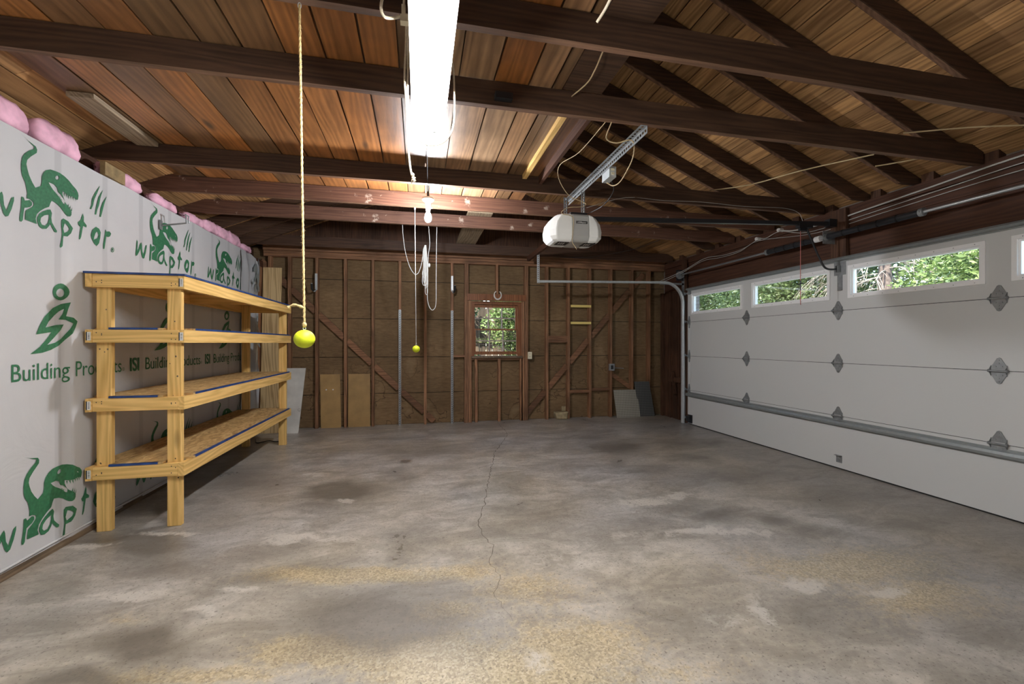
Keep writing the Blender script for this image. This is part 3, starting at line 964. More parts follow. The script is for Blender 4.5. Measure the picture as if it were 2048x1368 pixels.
# ------------------------------------------------------------------ roof deck, loft floor
def build_deck():
    bm = NB()
    w = 0.142
    th = 0.02
    ang = math.atan(SL)
    L = (4.52 - XR) / math.cos(ang)
    n = int(L / w) + 1
    rnd = random.Random(3)
    lay = tone_layer(bm)
    for side in (1, -1):
        for i in range(n):
            s0, s1 = i * w + 0.004, (i + 1) * w - 0.004
            y = YF
            while y < 6.95:
                ln = rnd.choice((3.0, 4.2, 5.4))
                y2 = min(6.95, y + ln)
                t = rnd.random()
                fs = []
                pts = []
                for (s, h) in ((s0, 0), (s1, 0), (s1, th), (s0, th)):
                    x = XR + side * (s * math.cos(ang) + h * math.sin(ang))
                    z = CR + RV - SL * XR - s * math.sin(ang) + h * math.cos(ang)
                    pts.append((x, z))
                va = [bm.verts.new((p[0], y + 0.001, p[1])) for p in pts]
                vb = [bm.verts.new((p[0], y2 - 0.001, p[1])) for p in pts]
                fs.append(bm.faces.new(va)); fs.append(bm.faces.new(vb[::-1]))
                for k in range(4):
                    fs.append(bm.faces.new((va[k], va[(k + 1) % 4], vb[(k + 1) % 4], vb[k])))
                for f in fs:
                    f[lay] = t
                y = y2
    o = tag(put('ceiling', bm, 'deck'), kind='structure')
    bm = NB()
    for side in (1, -1):
        prism(bm, [(XR, CR + RV - SL * XR + 0.035), (XR + side * 3.6, CR + RV - SL * (XR + 3.6) + 0.035),
                   (XR + side * 3.6, CR + RV - SL * (XR + 3.6) + 0.06), (XR, CR + RV - SL * XR + 0.06)],
              lambda p: (p[0], YF, p[1]), (0, 8.3, 0))
    put('roofing', bm, 'roofing', o)
build_deck()
def build_loft():
    bm = NB()
    rnd = random.Random(11)
    z = ZJ + HJ + 0.003
    edges = [-2.085, -1.88, -1.67, -1.465, -1.27, -1.067, -0.873, -0.675, -0.481, -0.283, -0.105, 0.055, 0.22, 0.42, 0.625, 0.765]
    tones = [.15, .62, .30, .60, .22, .40, .48, .62, .60, .52, .15, .80, .75, .78, .74, .85]  # board tones; the pale grey ones by the shop light include its painted glare
    ends = [4.75, 4.55, 4.6, 4.68, 4.5, 4.62, 4.72, 4.58, 4.5, 4.62, 4.74, 4.6, 4.55, 4.66, 4.6, 4.6]
    for i, (a, b) in enumerate(zip(edges, edges[1:])):
        joint = rnd.choice((2.44, 2.44, 1.9, 9))
        t = tones[i]
        dz = rnd.uniform(0, 0.004)
        g = 0.004 if rnd.random() < 0.6 else 0.008
        if joint < 5:
            box(bm, a + g, b - g, YF, joint - 0.003, z + dz, z + dz + 0.021, tone=min(1, max(0, t + rnd.uniform(-.25, .1))))
            box(bm, a + g, b - g, joint + 0.003, ends[i], z + dz, z + dz + 0.021, tone=t)
        else:
            box(bm, a + g, b - g, YF, ends[i], z + dz, z + dz + 0.021, tone=t)
    box(bm, 0.775, 0.825, YF, 4.6, z, z + 0.021, tone=.12)
    box(bm, 0.829, 0.90, 2.42, 4.6, z, z + 0.021, tone=.12)
    box(bm, 0.925, 1.05, 2.42, 4.4, z, z + 0.021, tone=.3)
    # lids laid across the gaps so that no light comes through
    box(bm, -2.06, 0.9, YF, 4.45, z + 0.03, z + 0.04, tone=0.0)
    tag(put('ceiling_boards', bm, 'loft', bevel=0.0015), kind='structure')
build_loft()

# joists
JO = [(1.815, 'joist', 'dark stained ceiling joist nearest the camera, with a jute rope hanging under it'),
      (2.402, 'joist', 'dark stained ceiling joist crossing above the far end of the fluorescent light'),
      (3.700, 'joist', 'dark brown ceiling joist crossing just in front of the bare bulb'),
      (4.352, 'joist_scuffed', 'scuffed reddish brown ceiling joist right behind the lit bulb'),
      (5.012, 'joist_scuffed', 'scuffed reddish brown ceiling joist at the front edge of the dark loft gap'),
      (6.452, 'joist', 'brown ceiling joist closest to the back wall, behind the dark loft gap')]
for y, m_, lab in JO:
    bm = NB()
    n = 14
    for i in range(n):
        pass
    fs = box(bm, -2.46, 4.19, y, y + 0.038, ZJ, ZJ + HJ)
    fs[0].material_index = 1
    single('ceiling_joist', bm, [m_, 'underside_lit'], lab, 'joist', 'ceiling joists across the garage', bevel=0.004)
# rafters on the garage door side
names = ['nearest of all', 'second back from the camera', 'third back from the camera',
         'fourth back from the camera', 'fifth back from the camera', 'sixth back from the camera',
         'seventh back from the camera', 'eighth back from the camera', 'ninth back from the camera', 'tenth back from the camera']
for i, y in enumerate(rs_y[1:11]):
    bm = NB()
    xa, xb = XR + 0.02, 4.30
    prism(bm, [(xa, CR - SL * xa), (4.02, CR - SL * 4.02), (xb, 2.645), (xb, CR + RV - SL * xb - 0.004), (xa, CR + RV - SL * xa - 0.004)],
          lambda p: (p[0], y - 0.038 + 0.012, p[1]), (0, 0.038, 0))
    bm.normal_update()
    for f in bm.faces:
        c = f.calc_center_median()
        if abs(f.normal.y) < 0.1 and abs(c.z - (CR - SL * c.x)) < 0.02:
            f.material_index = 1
    single('roof_rafter', bm, ['rafter', 'underside_lit'], 'dark sloping roof rafter over the garage door, ' + names[i], 'rafter', 'roof rafters above the garage door', bevel=0.004)
# rafters over the loft, seen in the gap
for k, y in enumerate((5.49, 5.92, 6.36)):
    bm = NB()
    xa, xb = XR - 0.02, XR - 3.33
    zz = lambda x: CR - SL * (2 * XR - x)
    prism(bm, [(xa, zz(xa)), (xb, zz(xb)), (xb, zz(xb) + RV - 0.004), (xa, zz(xa) + RV - 0.004)], lambda p: (p[0], y, p[1]), (0, 0.038, 0))
    single('roof_rafter', bm, 'rafter', ('near', 'middle', 'far')[k] + ' rafter of the three in the dark loft gap above the shelving', 'rafter', 'rafters in the loft gap')
bm = NB(); box(bm, XR - 0.012, XR + 0.016, YF, 6.88, CR - SL * XR - 0.05, CR + RV - SL * XR - 0.006)
single('ridge_board', bm, 'beam_y', 'dark ridge board at the peak of the roof', 'ridge board')
# loose planks up in the loft
bm = NB(); box(bm, 0.55, 0.84, 4.9, 6.62, 2.775, 2.797)
single('loft_plank', bm, 'grey_plank', 'short brown plank bridging the dark gap between the two rearmost joists', 'plank', bevel=0.002)
bm = NB(); box(bm, 0.83, 1.075, YF, 2.40, 2.772, 2.80); 
single('loft_plank', bm, 'rafter', 'wide dark plank with lighter brown edges lying along the right end of the loft boards', 'plank', bevel=0.004)
bm = NB(); box(bm, 0.90, 0.938, 2.445, 3.695, 2.735, 2.772); 
single('batten', bm, 'pine_y', 'raw yellow batten along the edge of the loft boards beside the door opener', 'batten', bevel=0.002)
bm = NB(); box(bm, -2.05, -1.91, 3.04, 3.69, 2.742, 2.771)
single('loft_plank', bm, 'grey_plank', 'short weathered grey board under the loft boards near the pink insulation', 'plank', bevel=0.002)
bm = NB(); box(bm, 1.051, 1.08, 2.485, 3.695, 2.70, 2.79)
single('batten', bm, 'beam_y', 'brown edge strip where the loft boards stop, left of the opener bracket', 'batten', bevel=0.002)

# ------------------------------------------------------------------ house wrap with its printing
RAP=[[[(2.931,2.446),(2.974,2.430),(3.024,2.419),(3.033,2.404),(3.030,2.384),(2.991,2.346),(2.968,2.318),(2.962,2.292),(2.968,2.268),(2.979,2.236),(3.000,2.202),(3.021,2.177),(3.058,2.201),(3.065,2.226),(3.065,2.259),(3.077,2.287),(3.096,2.310),(3.125,2.325),(3.161,2.330),(3.196,2.331),(3.231,2.324),(3.263,2.311),(3.296,2.290),(3.326,2.274),(3.341,2.256),(3.345,2.239),(3.340,2.216),(3.332,2.206),(3.322,2.217),(3.296,2.217),(3.266,2.213),(3.241,2.219),(3.216,2.227),(3.215,2.207),(3.231,2.172),(3.241,2.158),(3.256,2.145),(3.274,2.133),(3.288,2.117),(3.287,2.096),(3.277,2.083),(3.259,2.079),(3.241,2.086),(3.223,2.100),(3.203,2.117),(3.172,2.133),(3.135,2.140),(3.125,2.121),(3.115,2.095),(3.083,2.076),(3.052,2.051),(3.030,2.026),(3.021,1.997),(3.030,1.968),(2.952,1.973),(2.957,2.025),(2.991,2.051),(3.010,2.071),(3.008,2.088),(2.985,2.099),(2.965,2.098),(2.968,2.128),(2.963,2.152),(2.956,2.181),(2.936,2.215),(2.930,2.243),(2.929,2.278),(2.935,2.317),(2.950,2.345),(2.979,2.375),(3.009,2.397),(3.014,2.412)],[(3.112,2.242),(3.151,2.245),(3.174,2.233),(3.183,2.207),(3.203,2.200),(3.223,2.181),(3.235,2.164),(3.233,2.145),(3.220,2.151),(3.196,2.175),(3.172,2.192),(3.145,2.208),(3.125,2.226)],[(3.189,2.299),(3.187,2.292),(3.182,2.285),(3.175,2.281),(3.168,2.280),(3.163,2.283),(3.161,2.289),(3.163,2.296),(3.168,2.302),(3.175,2.307),(3.182,2.308),(3.187,2.305)],[(3.298,2.259),(3.306,2.257),(3.317,2.247),(3.303,2.249)]],
[[(3.226,2.218),(3.235,2.218),(3.233,2.196)]],
[[(3.242,2.216),(3.251,2.216),(3.251,2.193)]],
[[(3.258,2.212),(3.267,2.212),(3.267,2.188)]],
[[(3.277,2.215),(3.286,2.215),(3.287,2.191)]],
[[(3.295,2.216),(3.304,2.216),(3.304,2.192)]],
[[(3.312,2.217),(3.321,2.217),(3.321,2.193)]],
[[(3.256,2.142),(3.265,2.142),(3.265,2.164)]],
[[(3.269,2.134),(3.278,2.134),(3.281,2.159)]],
[[(3.281,2.122),(3.290,2.122),(3.294,2.148)]],
[[(3.195,2.178),(3.203,2.178),(3.187,2.187)]],
[[(3.207,2.166),(3.215,2.166),(3.200,2.176)]],
[[(2.932,2.096),(2.945,2.096),(2.952,2.080),(2.982,2.093),(2.998,2.085),(2.998,2.068),(2.984,2.053),(2.949,2.037),(2.942,2.000),(2.938,1.965),(2.929,1.953),(2.919,1.958),(2.919,1.978),(2.927,2.026)]],
[[(3.125,2.082),(3.136,2.063),(3.131,2.034),(3.136,2.007),(3.155,1.984),(3.175,1.964),(3.170,1.953),(3.156,1.954),(3.135,1.979),(3.124,1.997),(3.115,1.979),(3.096,1.957),(3.067,1.950),(3.045,1.958),(3.033,1.984),(3.032,2.005),(3.045,2.031),(3.070,2.054),(3.102,2.074)],[(3.115,2.048),(3.114,2.023),(3.107,1.997),(3.089,1.974),(3.064,1.974),(3.053,1.990),(3.058,2.013),(3.080,2.033)]],
[[(3.223,2.056),(3.263,2.048),(3.300,2.014),(3.285,1.978),(3.256,1.950),(3.225,1.946),(3.222,1.928),(3.218,1.881),(3.203,1.866),(3.197,1.873),(3.208,1.919),(3.214,1.960),(3.208,2.004),(3.209,2.042)],[(3.234,2.030),(3.256,2.020),(3.272,2.001),(3.259,1.983),(3.231,1.967),(3.223,1.991)]],
[[(3.382,2.135),(3.390,2.114),(3.390,2.083),(3.416,2.063),(3.412,2.048),(3.384,2.052),(3.376,2.013),(3.368,1.975),(3.358,1.955),(3.349,1.955),(3.357,2.002),(3.363,2.040),(3.349,2.045),(3.340,2.064),(3.364,2.086)]],
[[(3.499,2.077),(3.529,2.071),(3.545,2.050),(3.540,2.010),(3.529,1.969),(3.507,1.945),(3.482,1.958),(3.461,1.988),(3.453,2.008),(3.469,2.049)],[(3.510,2.048),(3.525,2.025),(3.512,2.000),(3.479,1.983),(3.484,2.003),(3.495,2.031)]],
[[(3.591,2.084),(3.600,2.070),(3.633,2.079),(3.649,2.066),(3.637,2.043),(3.614,2.033),(3.600,2.034),(3.591,1.990),(3.582,1.942),(3.571,1.940),(3.569,1.972),(3.582,2.027)]],
[[(3.532,2.370),(3.490,2.309),(3.460,2.255),(3.458,2.216),(3.442,2.183),(3.455,2.184),(3.473,2.218),(3.482,2.258),(3.508,2.311),(3.535,2.370)]],
[[(3.561,2.351),(3.521,2.288),(3.505,2.232),(3.496,2.197),(3.488,2.160),(3.501,2.161),(3.511,2.198),(3.527,2.234),(3.540,2.290),(3.564,2.352)]],
[[(3.599,2.319),(3.559,2.262),(3.540,2.211),(3.539,2.184),(3.531,2.156),(3.545,2.157),(3.555,2.186),(3.563,2.213),(3.579,2.264),(3.602,2.319)]],
[[(3.682,1.956),(3.679,1.946),(3.673,1.938),(3.664,1.934),(3.655,1.934),(3.648,1.939),(3.646,1.948),(3.648,1.957),(3.655,1.965),(3.664,1.970),(3.673,1.969),(3.679,1.964)],[(3.678,1.955),(3.676,1.947),(3.671,1.941),(3.664,1.937),(3.657,1.938),(3.651,1.942),(3.650,1.949),(3.651,1.956),(3.657,1.963),(3.664,1.966),(3.671,1.966),(3.676,1.962)]],
[[(3.656,1.939),(3.656,1.960),(3.667,1.963),(3.672,1.958),(3.667,1.952),(3.673,1.943),(3.669,1.942),(3.663,1.950),(3.660,1.950),(3.660,1.940)]],
[[(2.758,2.090),(2.770,2.078),(2.768,2.045),(2.760,1.999),(2.779,2.027),(2.798,2.066),(2.815,2.084),(2.822,2.065),(2.827,2.016),(2.840,1.990),(2.853,2.022),(2.871,2.069),(2.885,2.079),(2.885,2.058),(2.871,2.008),(2.851,1.963),(2.835,1.955),(2.822,1.970),(2.811,2.005),(2.803,2.032),(2.785,2.000),(2.763,1.969),(2.745,1.959),(2.740,1.974),(2.750,2.025)]]]
ISI=[[[(3.263,1.598),(3.260,1.581),(3.251,1.565),(3.237,1.552),(3.220,1.543),(3.202,1.538),(3.183,1.539),(3.167,1.545),(3.154,1.555),(3.146,1.568),(3.143,1.584),(3.146,1.600),(3.154,1.616),(3.167,1.629),(3.183,1.639),(3.202,1.644),(3.220,1.644),(3.237,1.638),(3.251,1.628),(3.260,1.614)],[(3.229,1.588),(3.227,1.578),(3.220,1.568),(3.210,1.562),(3.199,1.558),(3.187,1.559),(3.177,1.564),(3.171,1.571),(3.168,1.581),(3.171,1.591),(3.177,1.600),(3.187,1.607),(3.199,1.611),(3.210,1.610),(3.220,1.606),(3.227,1.598)]],
[[(3.269,1.532),(3.255,1.489),(3.243,1.442),(3.290,1.434),(3.324,1.413),(3.306,1.373),(3.283,1.336),(3.239,1.294),(3.189,1.256),(3.130,1.230),(3.068,1.214),(2.988,1.208),(3.052,1.250),(3.102,1.300),(3.133,1.338),(3.027,1.322),(3.052,1.378),(3.085,1.430),(3.142,1.485),(3.202,1.515)],[(3.229,1.488),(3.217,1.455),(3.186,1.418),(3.239,1.419),(3.285,1.398),(3.264,1.361),(3.239,1.330),(3.202,1.296),(3.160,1.274),(3.102,1.260),(3.154,1.306),(3.202,1.352),(3.226,1.389),(3.166,1.383),(3.091,1.365),(3.113,1.400),(3.154,1.441),(3.189,1.469)]]]

def wrap_x(y, z):
    d = 0.004 * noise.noise(Vector((y * 1.7, z * 1.2, 0.4))) + 0.0015 * noise.noise(Vector((y * 5, z * 2.5, 4.4)))
    e = 3.285 + 0.01 * noise.noise(Vector((z * 2, 1, 1)))
    if e - 0.05 < y < e + 0.5 and z < 1.95:
        q = min(1.0, (y - e + 0.05) / 0.05)
        d += 0.012 * q * q * (3 - 2 * q) * math.exp(-max(0.0, y - e) / 0.13) * min(1, (1.95 - z) / 0.15)
    return XL + d
def lay_on_wrap(bm):
    """cut a flat print into narrow strips and press it onto the sheet"""
    ys = [v.co.y for v in bm.verts]
    k = math.floor(min(ys) / 0.022)
    while k * 0.022 < max(ys):
        if 3.15 < k * 0.022 < 3.75:
            bmesh.ops.bisect_plane(bm, geom=bm.verts[:] + bm.edges[:] + bm.faces[:], plane_co=(0, k * 0.022, 0), plane_no=(0, 1, 0))
        k += 1
    for v in bm.verts:
        v.co.x = wrap_x(v.co.y, v.co.z) + 0.0035
def build_wrap():
    t = empty('house_wrap', (XL, 3.5, 0.03), 'white house wrap printed with green reptile logos and lettering, stapled over the left wall', 'house wrap')
    bm = NB()
    y0, y1, z0, z1 = YF, 6.08, 0.03, 2.462
    ny, nz = 330, 60
    g = []
    for j in range(nz + 1):
        row = []
        for i in range(ny + 1):
            y = y0 + (y1 - y0) * i / ny
            z = z0 + (z1 - z0) * j / nz
            x = wrap_x(y, z)
            if j == nz:
                z += 0.008 * noise.noise(Vector((y * 3, 0, 0)))
            row.append(bm.verts.new((x, y, z)))
        g.append(row)
    for j in range(nz):
        for i in range(ny):
            bm.faces.new((g[j][i], g[j][i + 1], g[j + 1][i + 1], g[j + 1][i]))
    put('sheet', bm, 'wrap', t, smooth=True)
    # rolled hem along the bottom
    bm = NB()
    tube(bm, [(XL + 0.006 + 0.003 * noise.noise(Vector((k * .7, 0, 0))), YF + k * 0.37, 0.055 + 0.012 * noise.noise(Vector((k * .5, 2, 0)))) for k in range(21)], 0.008, 6)
    put('hem', bm, 'wrap', t, smooth=True)
    for uz in (0.0, -1.82):
        for u in (-1, 0, 1, 2):
            bm = NB()
            for s in RAP:
                pts = [p for l in s for p in l]
                if max(p[0] for p in pts) + 1.178 * u > 6.06 or min(p[1] for p in pts) + uz < 0.03:
                    continue
                if min(p[0] for p in pts) + 1.178 * u < YF:
                    continue
                try:
                    fill(bm, s, lambda p: (XL, p[0] + 1.178 * u + (0.012 if uz else 0), p[1] + uz))
                except Exception:
                    pass
            lay_on_wrap(bm)
            put('printed_logo', bm, 'print', t)
    for u in (-1, 0, 1, 2):
        off = 1.178 * u
        bm = NB()
        for s in ISI:
            fill(bm, s, lambda p: (XL, p[0] + off, p[1]))
        lay_on_wrap(bm)
        put('printed_emblem', bm, 'print', t)
        bm, w = text_bm('ISI', 0.142, lambda p: (XL + 0.0105, 2.672 + off + p[0], 1.056 + p[1]), 0.0035, 0.92)
        b2, w2 = text_bm('Building Products', 0.142, lambda p: (XL + 0.0105, 2.862 + off + p[0], 1.056 + p[1]), 0.0, 0.80)
        # fit the words to their printed length
        s = 0.895 / w2
        for v in b2.verts:
            v.co.y = 2.862 + off + (v.co.y - 2.862 - off) * s
        def flat(b_, nm):
            lay_on_wrap(b_)
            put(nm, b_, 'print', t)
        flat(bm, 'printed_lettering')
        flat(b2, 'printed_lettering')
        bm = NB()
        cc = lambda r: [(3.778 + off + r * math.cos(k * math.pi / 8), 1.075 + r * math.sin(k * math.pi / 8)) for k in range(16)]
        fill(bm, [cc(0.013), cc(0.010)], lambda p: (XL + 0.0105, p[0], p[1]))
        b3, _ = text_bm('R', 0.017, lambda p: (XL + 0.0105, 3.7735 + off + p[0], 1.0695 + p[1]))
        merge(bm, b3)
        flat(bm, 'registered_mark')
    # loose shiny flap folded over at the far end
    bm = NB()
    g = []
    for j in range(41):
        z = 0.06 + (2.44 - 0.06) * j / 40
        row = []
        for i in range(15):
            f = i / 14
            y = 5.93 + 0.50 * f - (0.06 * max(0, (z - 2.2)) * f)
            x = XL + 0.012 + 0.028 * math.sin(f * 7 + 2 * noise.noise(Vector((z * 2, f * 2, 0)))) ** 2 + 0.02 * noise.noise(Vector((y * 6, z * 4, 5))) * f + 0.02 * f
            row.append(bm.verts.new((x, y, z + 0.03 * f * noise.noise(Vector((y * 5, 3, 1))) - (0.13 * max(0, f - 0.55) if j == 40 else 0))))
        g.append(row)
    for a, b in zip(g, g[1:]):
        for k in range(14):
            bm.faces.new((a[k], a[k + 1], b[k + 1], b[k]))
    fl = put('folded_flap', bm, 'flap', t, smooth=True)
    bm = NB()
    for s in RAP[:1] + RAP[13:16]:
        fill(bm, s, lambda p: (XL + 0.062, 6.42 - 0.55 * (p[0] - 2.95), p[1]))
    put('mirrored_print', bm, 'flap_print', fl)
    bm = NB()
    for s in ISI:
        fill(bm, s, lambda p: (XL + 0.062, 6.34 - 0.6 * (p[0] - 3.2), p[1]))
    put('mirrored_print', bm, 'flap_print', fl)
build_wrap()

# pink insulation stuffed along the top of the left wall
BT = [(2.46, 3.025, 'nearest and largest pink insulation batt above the house wrap'),
      (3.05, 3.40, 'second nearest pink insulation batt above the house wrap, left of the third joist'),
      (3.60, 4.05, 'pink insulation batt with tan paper facing, just behind the third joist'),
      (4.18, 4.56, 'ragged pink insulation scrap above the bent metal hook on the wrap'),
      (4.72, 5.05, 'pink insulation tuft between the hook on the wrap and the dark loft gap'),
      (5.07, 5.38, 'pink insulation batt at the near end of the dark loft gap'),
      (5.40, 5.66, 'pink insulation batt in the middle of the row beside the dark loft gap'),
      (5.68, 5.98, 'torn pink insulation batt at the far end of the row'),
      (6.05, 6.35, 'small pink insulation wad above the shiny folded flap')]
for k, (ya, yb, lab) in enumerate(BT):
    bm = NB()
    n, m_ = 40, 20
    g = []
    hgt = (0.15, 0.155, 0.12, 0.09, 0.10, 0.125, 0.145, 0.15, 0.09)[k]
    for i in range(n + 1):
        f = i / n
        e = (1 - abs(2 * f - 1) ** 7) ** 0.5
        y = ya + (yb - ya) * f
        row = []
        for j in range(m_):
            a = 2 * math.pi * j / m_
            ca, sa = math.cos(a), math.sin(a)
            q = (abs(ca) ** 5 + abs(sa) ** 5) ** -0.2
            nz_ = 1 + 0.20 * noise.noise(Vector((y * 7 + k * 9, ca * 2.0, sa * 2.0))) + 0.14 * noise.noise(Vector((y * 24, ca * 5, sa * 5 + k)))
            e2 = max(0.15, e)
            zz = hgt / 2 * sa * q * e2 * nz_
            zz += 0.018 * noise.noise(Vector((y * 14, ca * 3, sa * 3 + k)))
            row.append(bm.verts.new((-2.238 + 0.052 * ca * q * e2 * nz_ - 0.25 * max(0, zz), y, max(2.458, 2.464 + hgt / 2 + zz))))
        g.append(row)
    for a, b in zip(g, g[1:]):
        for j in range(m_):
            bm.faces.new((a[j], a[(j + 1) % m_], b[(j + 1) % m_], b[j]))
    bm.faces.new(g[0][::-1]); bm.faces.new(g[-1])
    t = single('insulation_batt', bm, 'pink', lab, 'insulation', 'pink insulation above the house wrap', smooth=True)
    if k == 2:
        bm = NB()
        box(bm, -2.20, -2.168, ya - 0.04, ya + 0.17, 2.466, 2.56)
        for v in bm.verts:
            v.co.z += 0.02 * noise.noise(v.co * 5)
        put('paper_facing', bm, 'kraft', t, bevel=0.01)

# bent bracket and a bolt on the wrap
bm = NB()
tube(bm, [(XL + 0.012, 4.24, 2.285), (XL + 0.10, 4.24, 2.30), (XL + 0.20, 4.25, 2.32), (XL + 0.20, 4.25, 2.39)], 0.007, 8)
box(bm, XL + 0.011, XL + 0.016, 4.22, 4.26, 2.25, 2.33)
tube(bm, [(XL + 0.20, 4.235, 2.39), (XL + 0.20, 4.29, 2.39), (XL + 0.20, 4.29, 2.33)], 0.006, 6)
single('wall_hook', bm, 'galv_dull', 'bent metal hook sticking out of the house wrap over the second reptile logo', 'hook')

# ------------------------------------------------------------------ shelving
def build_shelves():
    t = empty('shelving_unit', (-1.87, 4.62, 0), 'home made pine shelving unit with four strand board shelves edged in blue paint', 'shelf')
    def part(name, x0, x1, y0, y1, z0, z1, mat, par=t, bv=0.003):
        bm = NB(); box(bm, x0, x1, y0, y1, z0, z1)
        return put(name, bm, mat, par, bevel=bv)
    tops = (0.445, 0.902, 1.362, 1.733)
    ztop = 1.735
    for x0, y0 in ((-2.119, 3.395), (-1.705, 3.395), (-2.119, 5.795), (-1.705, 5.795)):
        bm = NB()
        box(bm, x0, x0 + 0.086, y0, y0 + 0.038, 0, ztop - 0.002)
        bmesh.ops.bevel(bm, geom=bm.edges[:], offset=0.003, segments=1, affect='EDGES')
        rn = random.Random(x0)
        for k in range(9 if y0 < 4 else 0):
            cx, cz = x0 + rn.uniform(0.015, 0.07), rn.uniform(0.1, 1.6)
            r = rn.uniform(0.0025, 0.006)
            f = bm.faces.new([bm.verts.new((cx + r * math.cos(a * .785), y0 - 0.0006, cz + r * 1.2 * math.sin(a * .785))) for a in range(8)])
            f.material_index = 1
        put('leg', bm, ['pine_z', 'sill_dirty'], t)
    for i, zt in enumerate(tops):
        zb = zt - 0.088
        dz = 0.018 if i == 3 else 0.0
        bm = NB()
        box(bm, -2.119, -1.62, 3.357, 3.395, zb, zt)
        bmesh.ops.bevel(bm, geom=bm.edges[:], offset=0.003, segments=1, affect='EDGES')
        for cx in (-2.095, -2.065, -2.065, -1.66, -1.66, -1.635):
            cz = zb + random.uniform(0.02, 0.07)
            f = bm.faces.new([bm.verts.new((cx + 0.0036 * math.cos(a * .785), 3.3564, cz + 0.0036 * math.sin(a * .785))) for a in range(8)])
            f.material_index = 1
        put('end_rail', bm, ['pine_x', 'ink'], t)
        part('end_rail', -2.119, -1.62, 5.833, 5.871, zb, zt, 'pine_x')
        sd = part('side_rail', -1.62, -1.582, 3.355, 5.873, zb, zt, 'pine_y')
        part('side_rail', -2.157, -2.119, 3.355, 5.873, zb, zt, 'pine_y')
        part('cross_brace', -2.119, -1.62, 4.60, 4.638, zb, zt - 0.001, 'pine_x')
        # board with notches round the legs
        bm = NB()
        zt2 = zt + 0.001
        if i == 3:
            poly = [(-2.162, 3.350), (-1.578, 3.350), (-1.578, 5.878), (-2.162, 5.878)]
        else:
            nx0, nx1, ny = -2.025, -1.712, 3.44
            poly = [(nx0, 3.358), (nx1, 3.358), (nx1, ny), (-1.583, ny + 0.04), (-1.583, 5.79), (-1.712, 5.79), (-1.712, 5.872), (nx0, 5.872), (nx0, 5.79), (-2.156, 5.79), (-2.156, ny), (nx0, ny)]
        prism(bm, poly, lambda p: (p[0], p[1], zt2), (0, 0, 0.012))
        bd = put('shelf_board', bm, 'osb', t)
        bm = NB()
        if i == 3:
            box(bm, -2.164, -1.576, 3.347, 3.350, zt2, zt2 + 0.013)
            box(bm, -1.578, -1.5755, 3.347, 5.88, zt2, zt2 + 0.013)
            box(bm, -2.164, -1.5755, 3.347, 3.366, zt2 + 0.012, zt2 + 0.0135)
            box(bm, -1.596, -1.5755, 3.366, 5.88, zt2 + 0.012, zt2 + 0.0135)
        else:
            box(bm, nx0 + 0.0, nx1 - 0.03, 3.354, 3.358, zt2, zt2 + 0.0125)
            box(bm, nx0 + 0.0, nx1 - 0.03, 3.354, 3.370, zt2 + 0.012, zt2 + 0.0135)
            box(bm, -1.584, -1.5805, ny + 0.07, 5.80, zt2, zt2 + 0.0125)
            box(bm, -1.598, -1.5805, ny + 0.07, 5.80, zt2 + 0.012, zt2 + 0.0135)
        put('painted_edge', bm, 'blue', bd)
        # barcode stickers on the sawn rail ends
        spots = {0: (-2.138,), 1: (-2.138,), 2: (-2.138, -1.601), 3: (-1.601,)}[i]
        for sx in spots:
            bm = NB()
            zc = zt - 0.045
            box(bm, sx - 0.007, sx + 0.013, 3.3535, 3.3545, zc - 0.028, zc + 0.028, 0)
            box(bm, sx - 0.014, sx - 0.007, 3.3535, 3.3545, zc - 0.028, zc + 0.028, 1)
            for q in range(9):
                zq = zc - 0.02 + q * 0.0048
                box(bm, sx - 0.002, sx + 0.008, 3.3530, 3.3536, zq, zq + random.choice((0.0012, 0.0024)), 1)
            put('barcode_sticker', bm, ['sticker', 'ink'], t)
build_shelves()

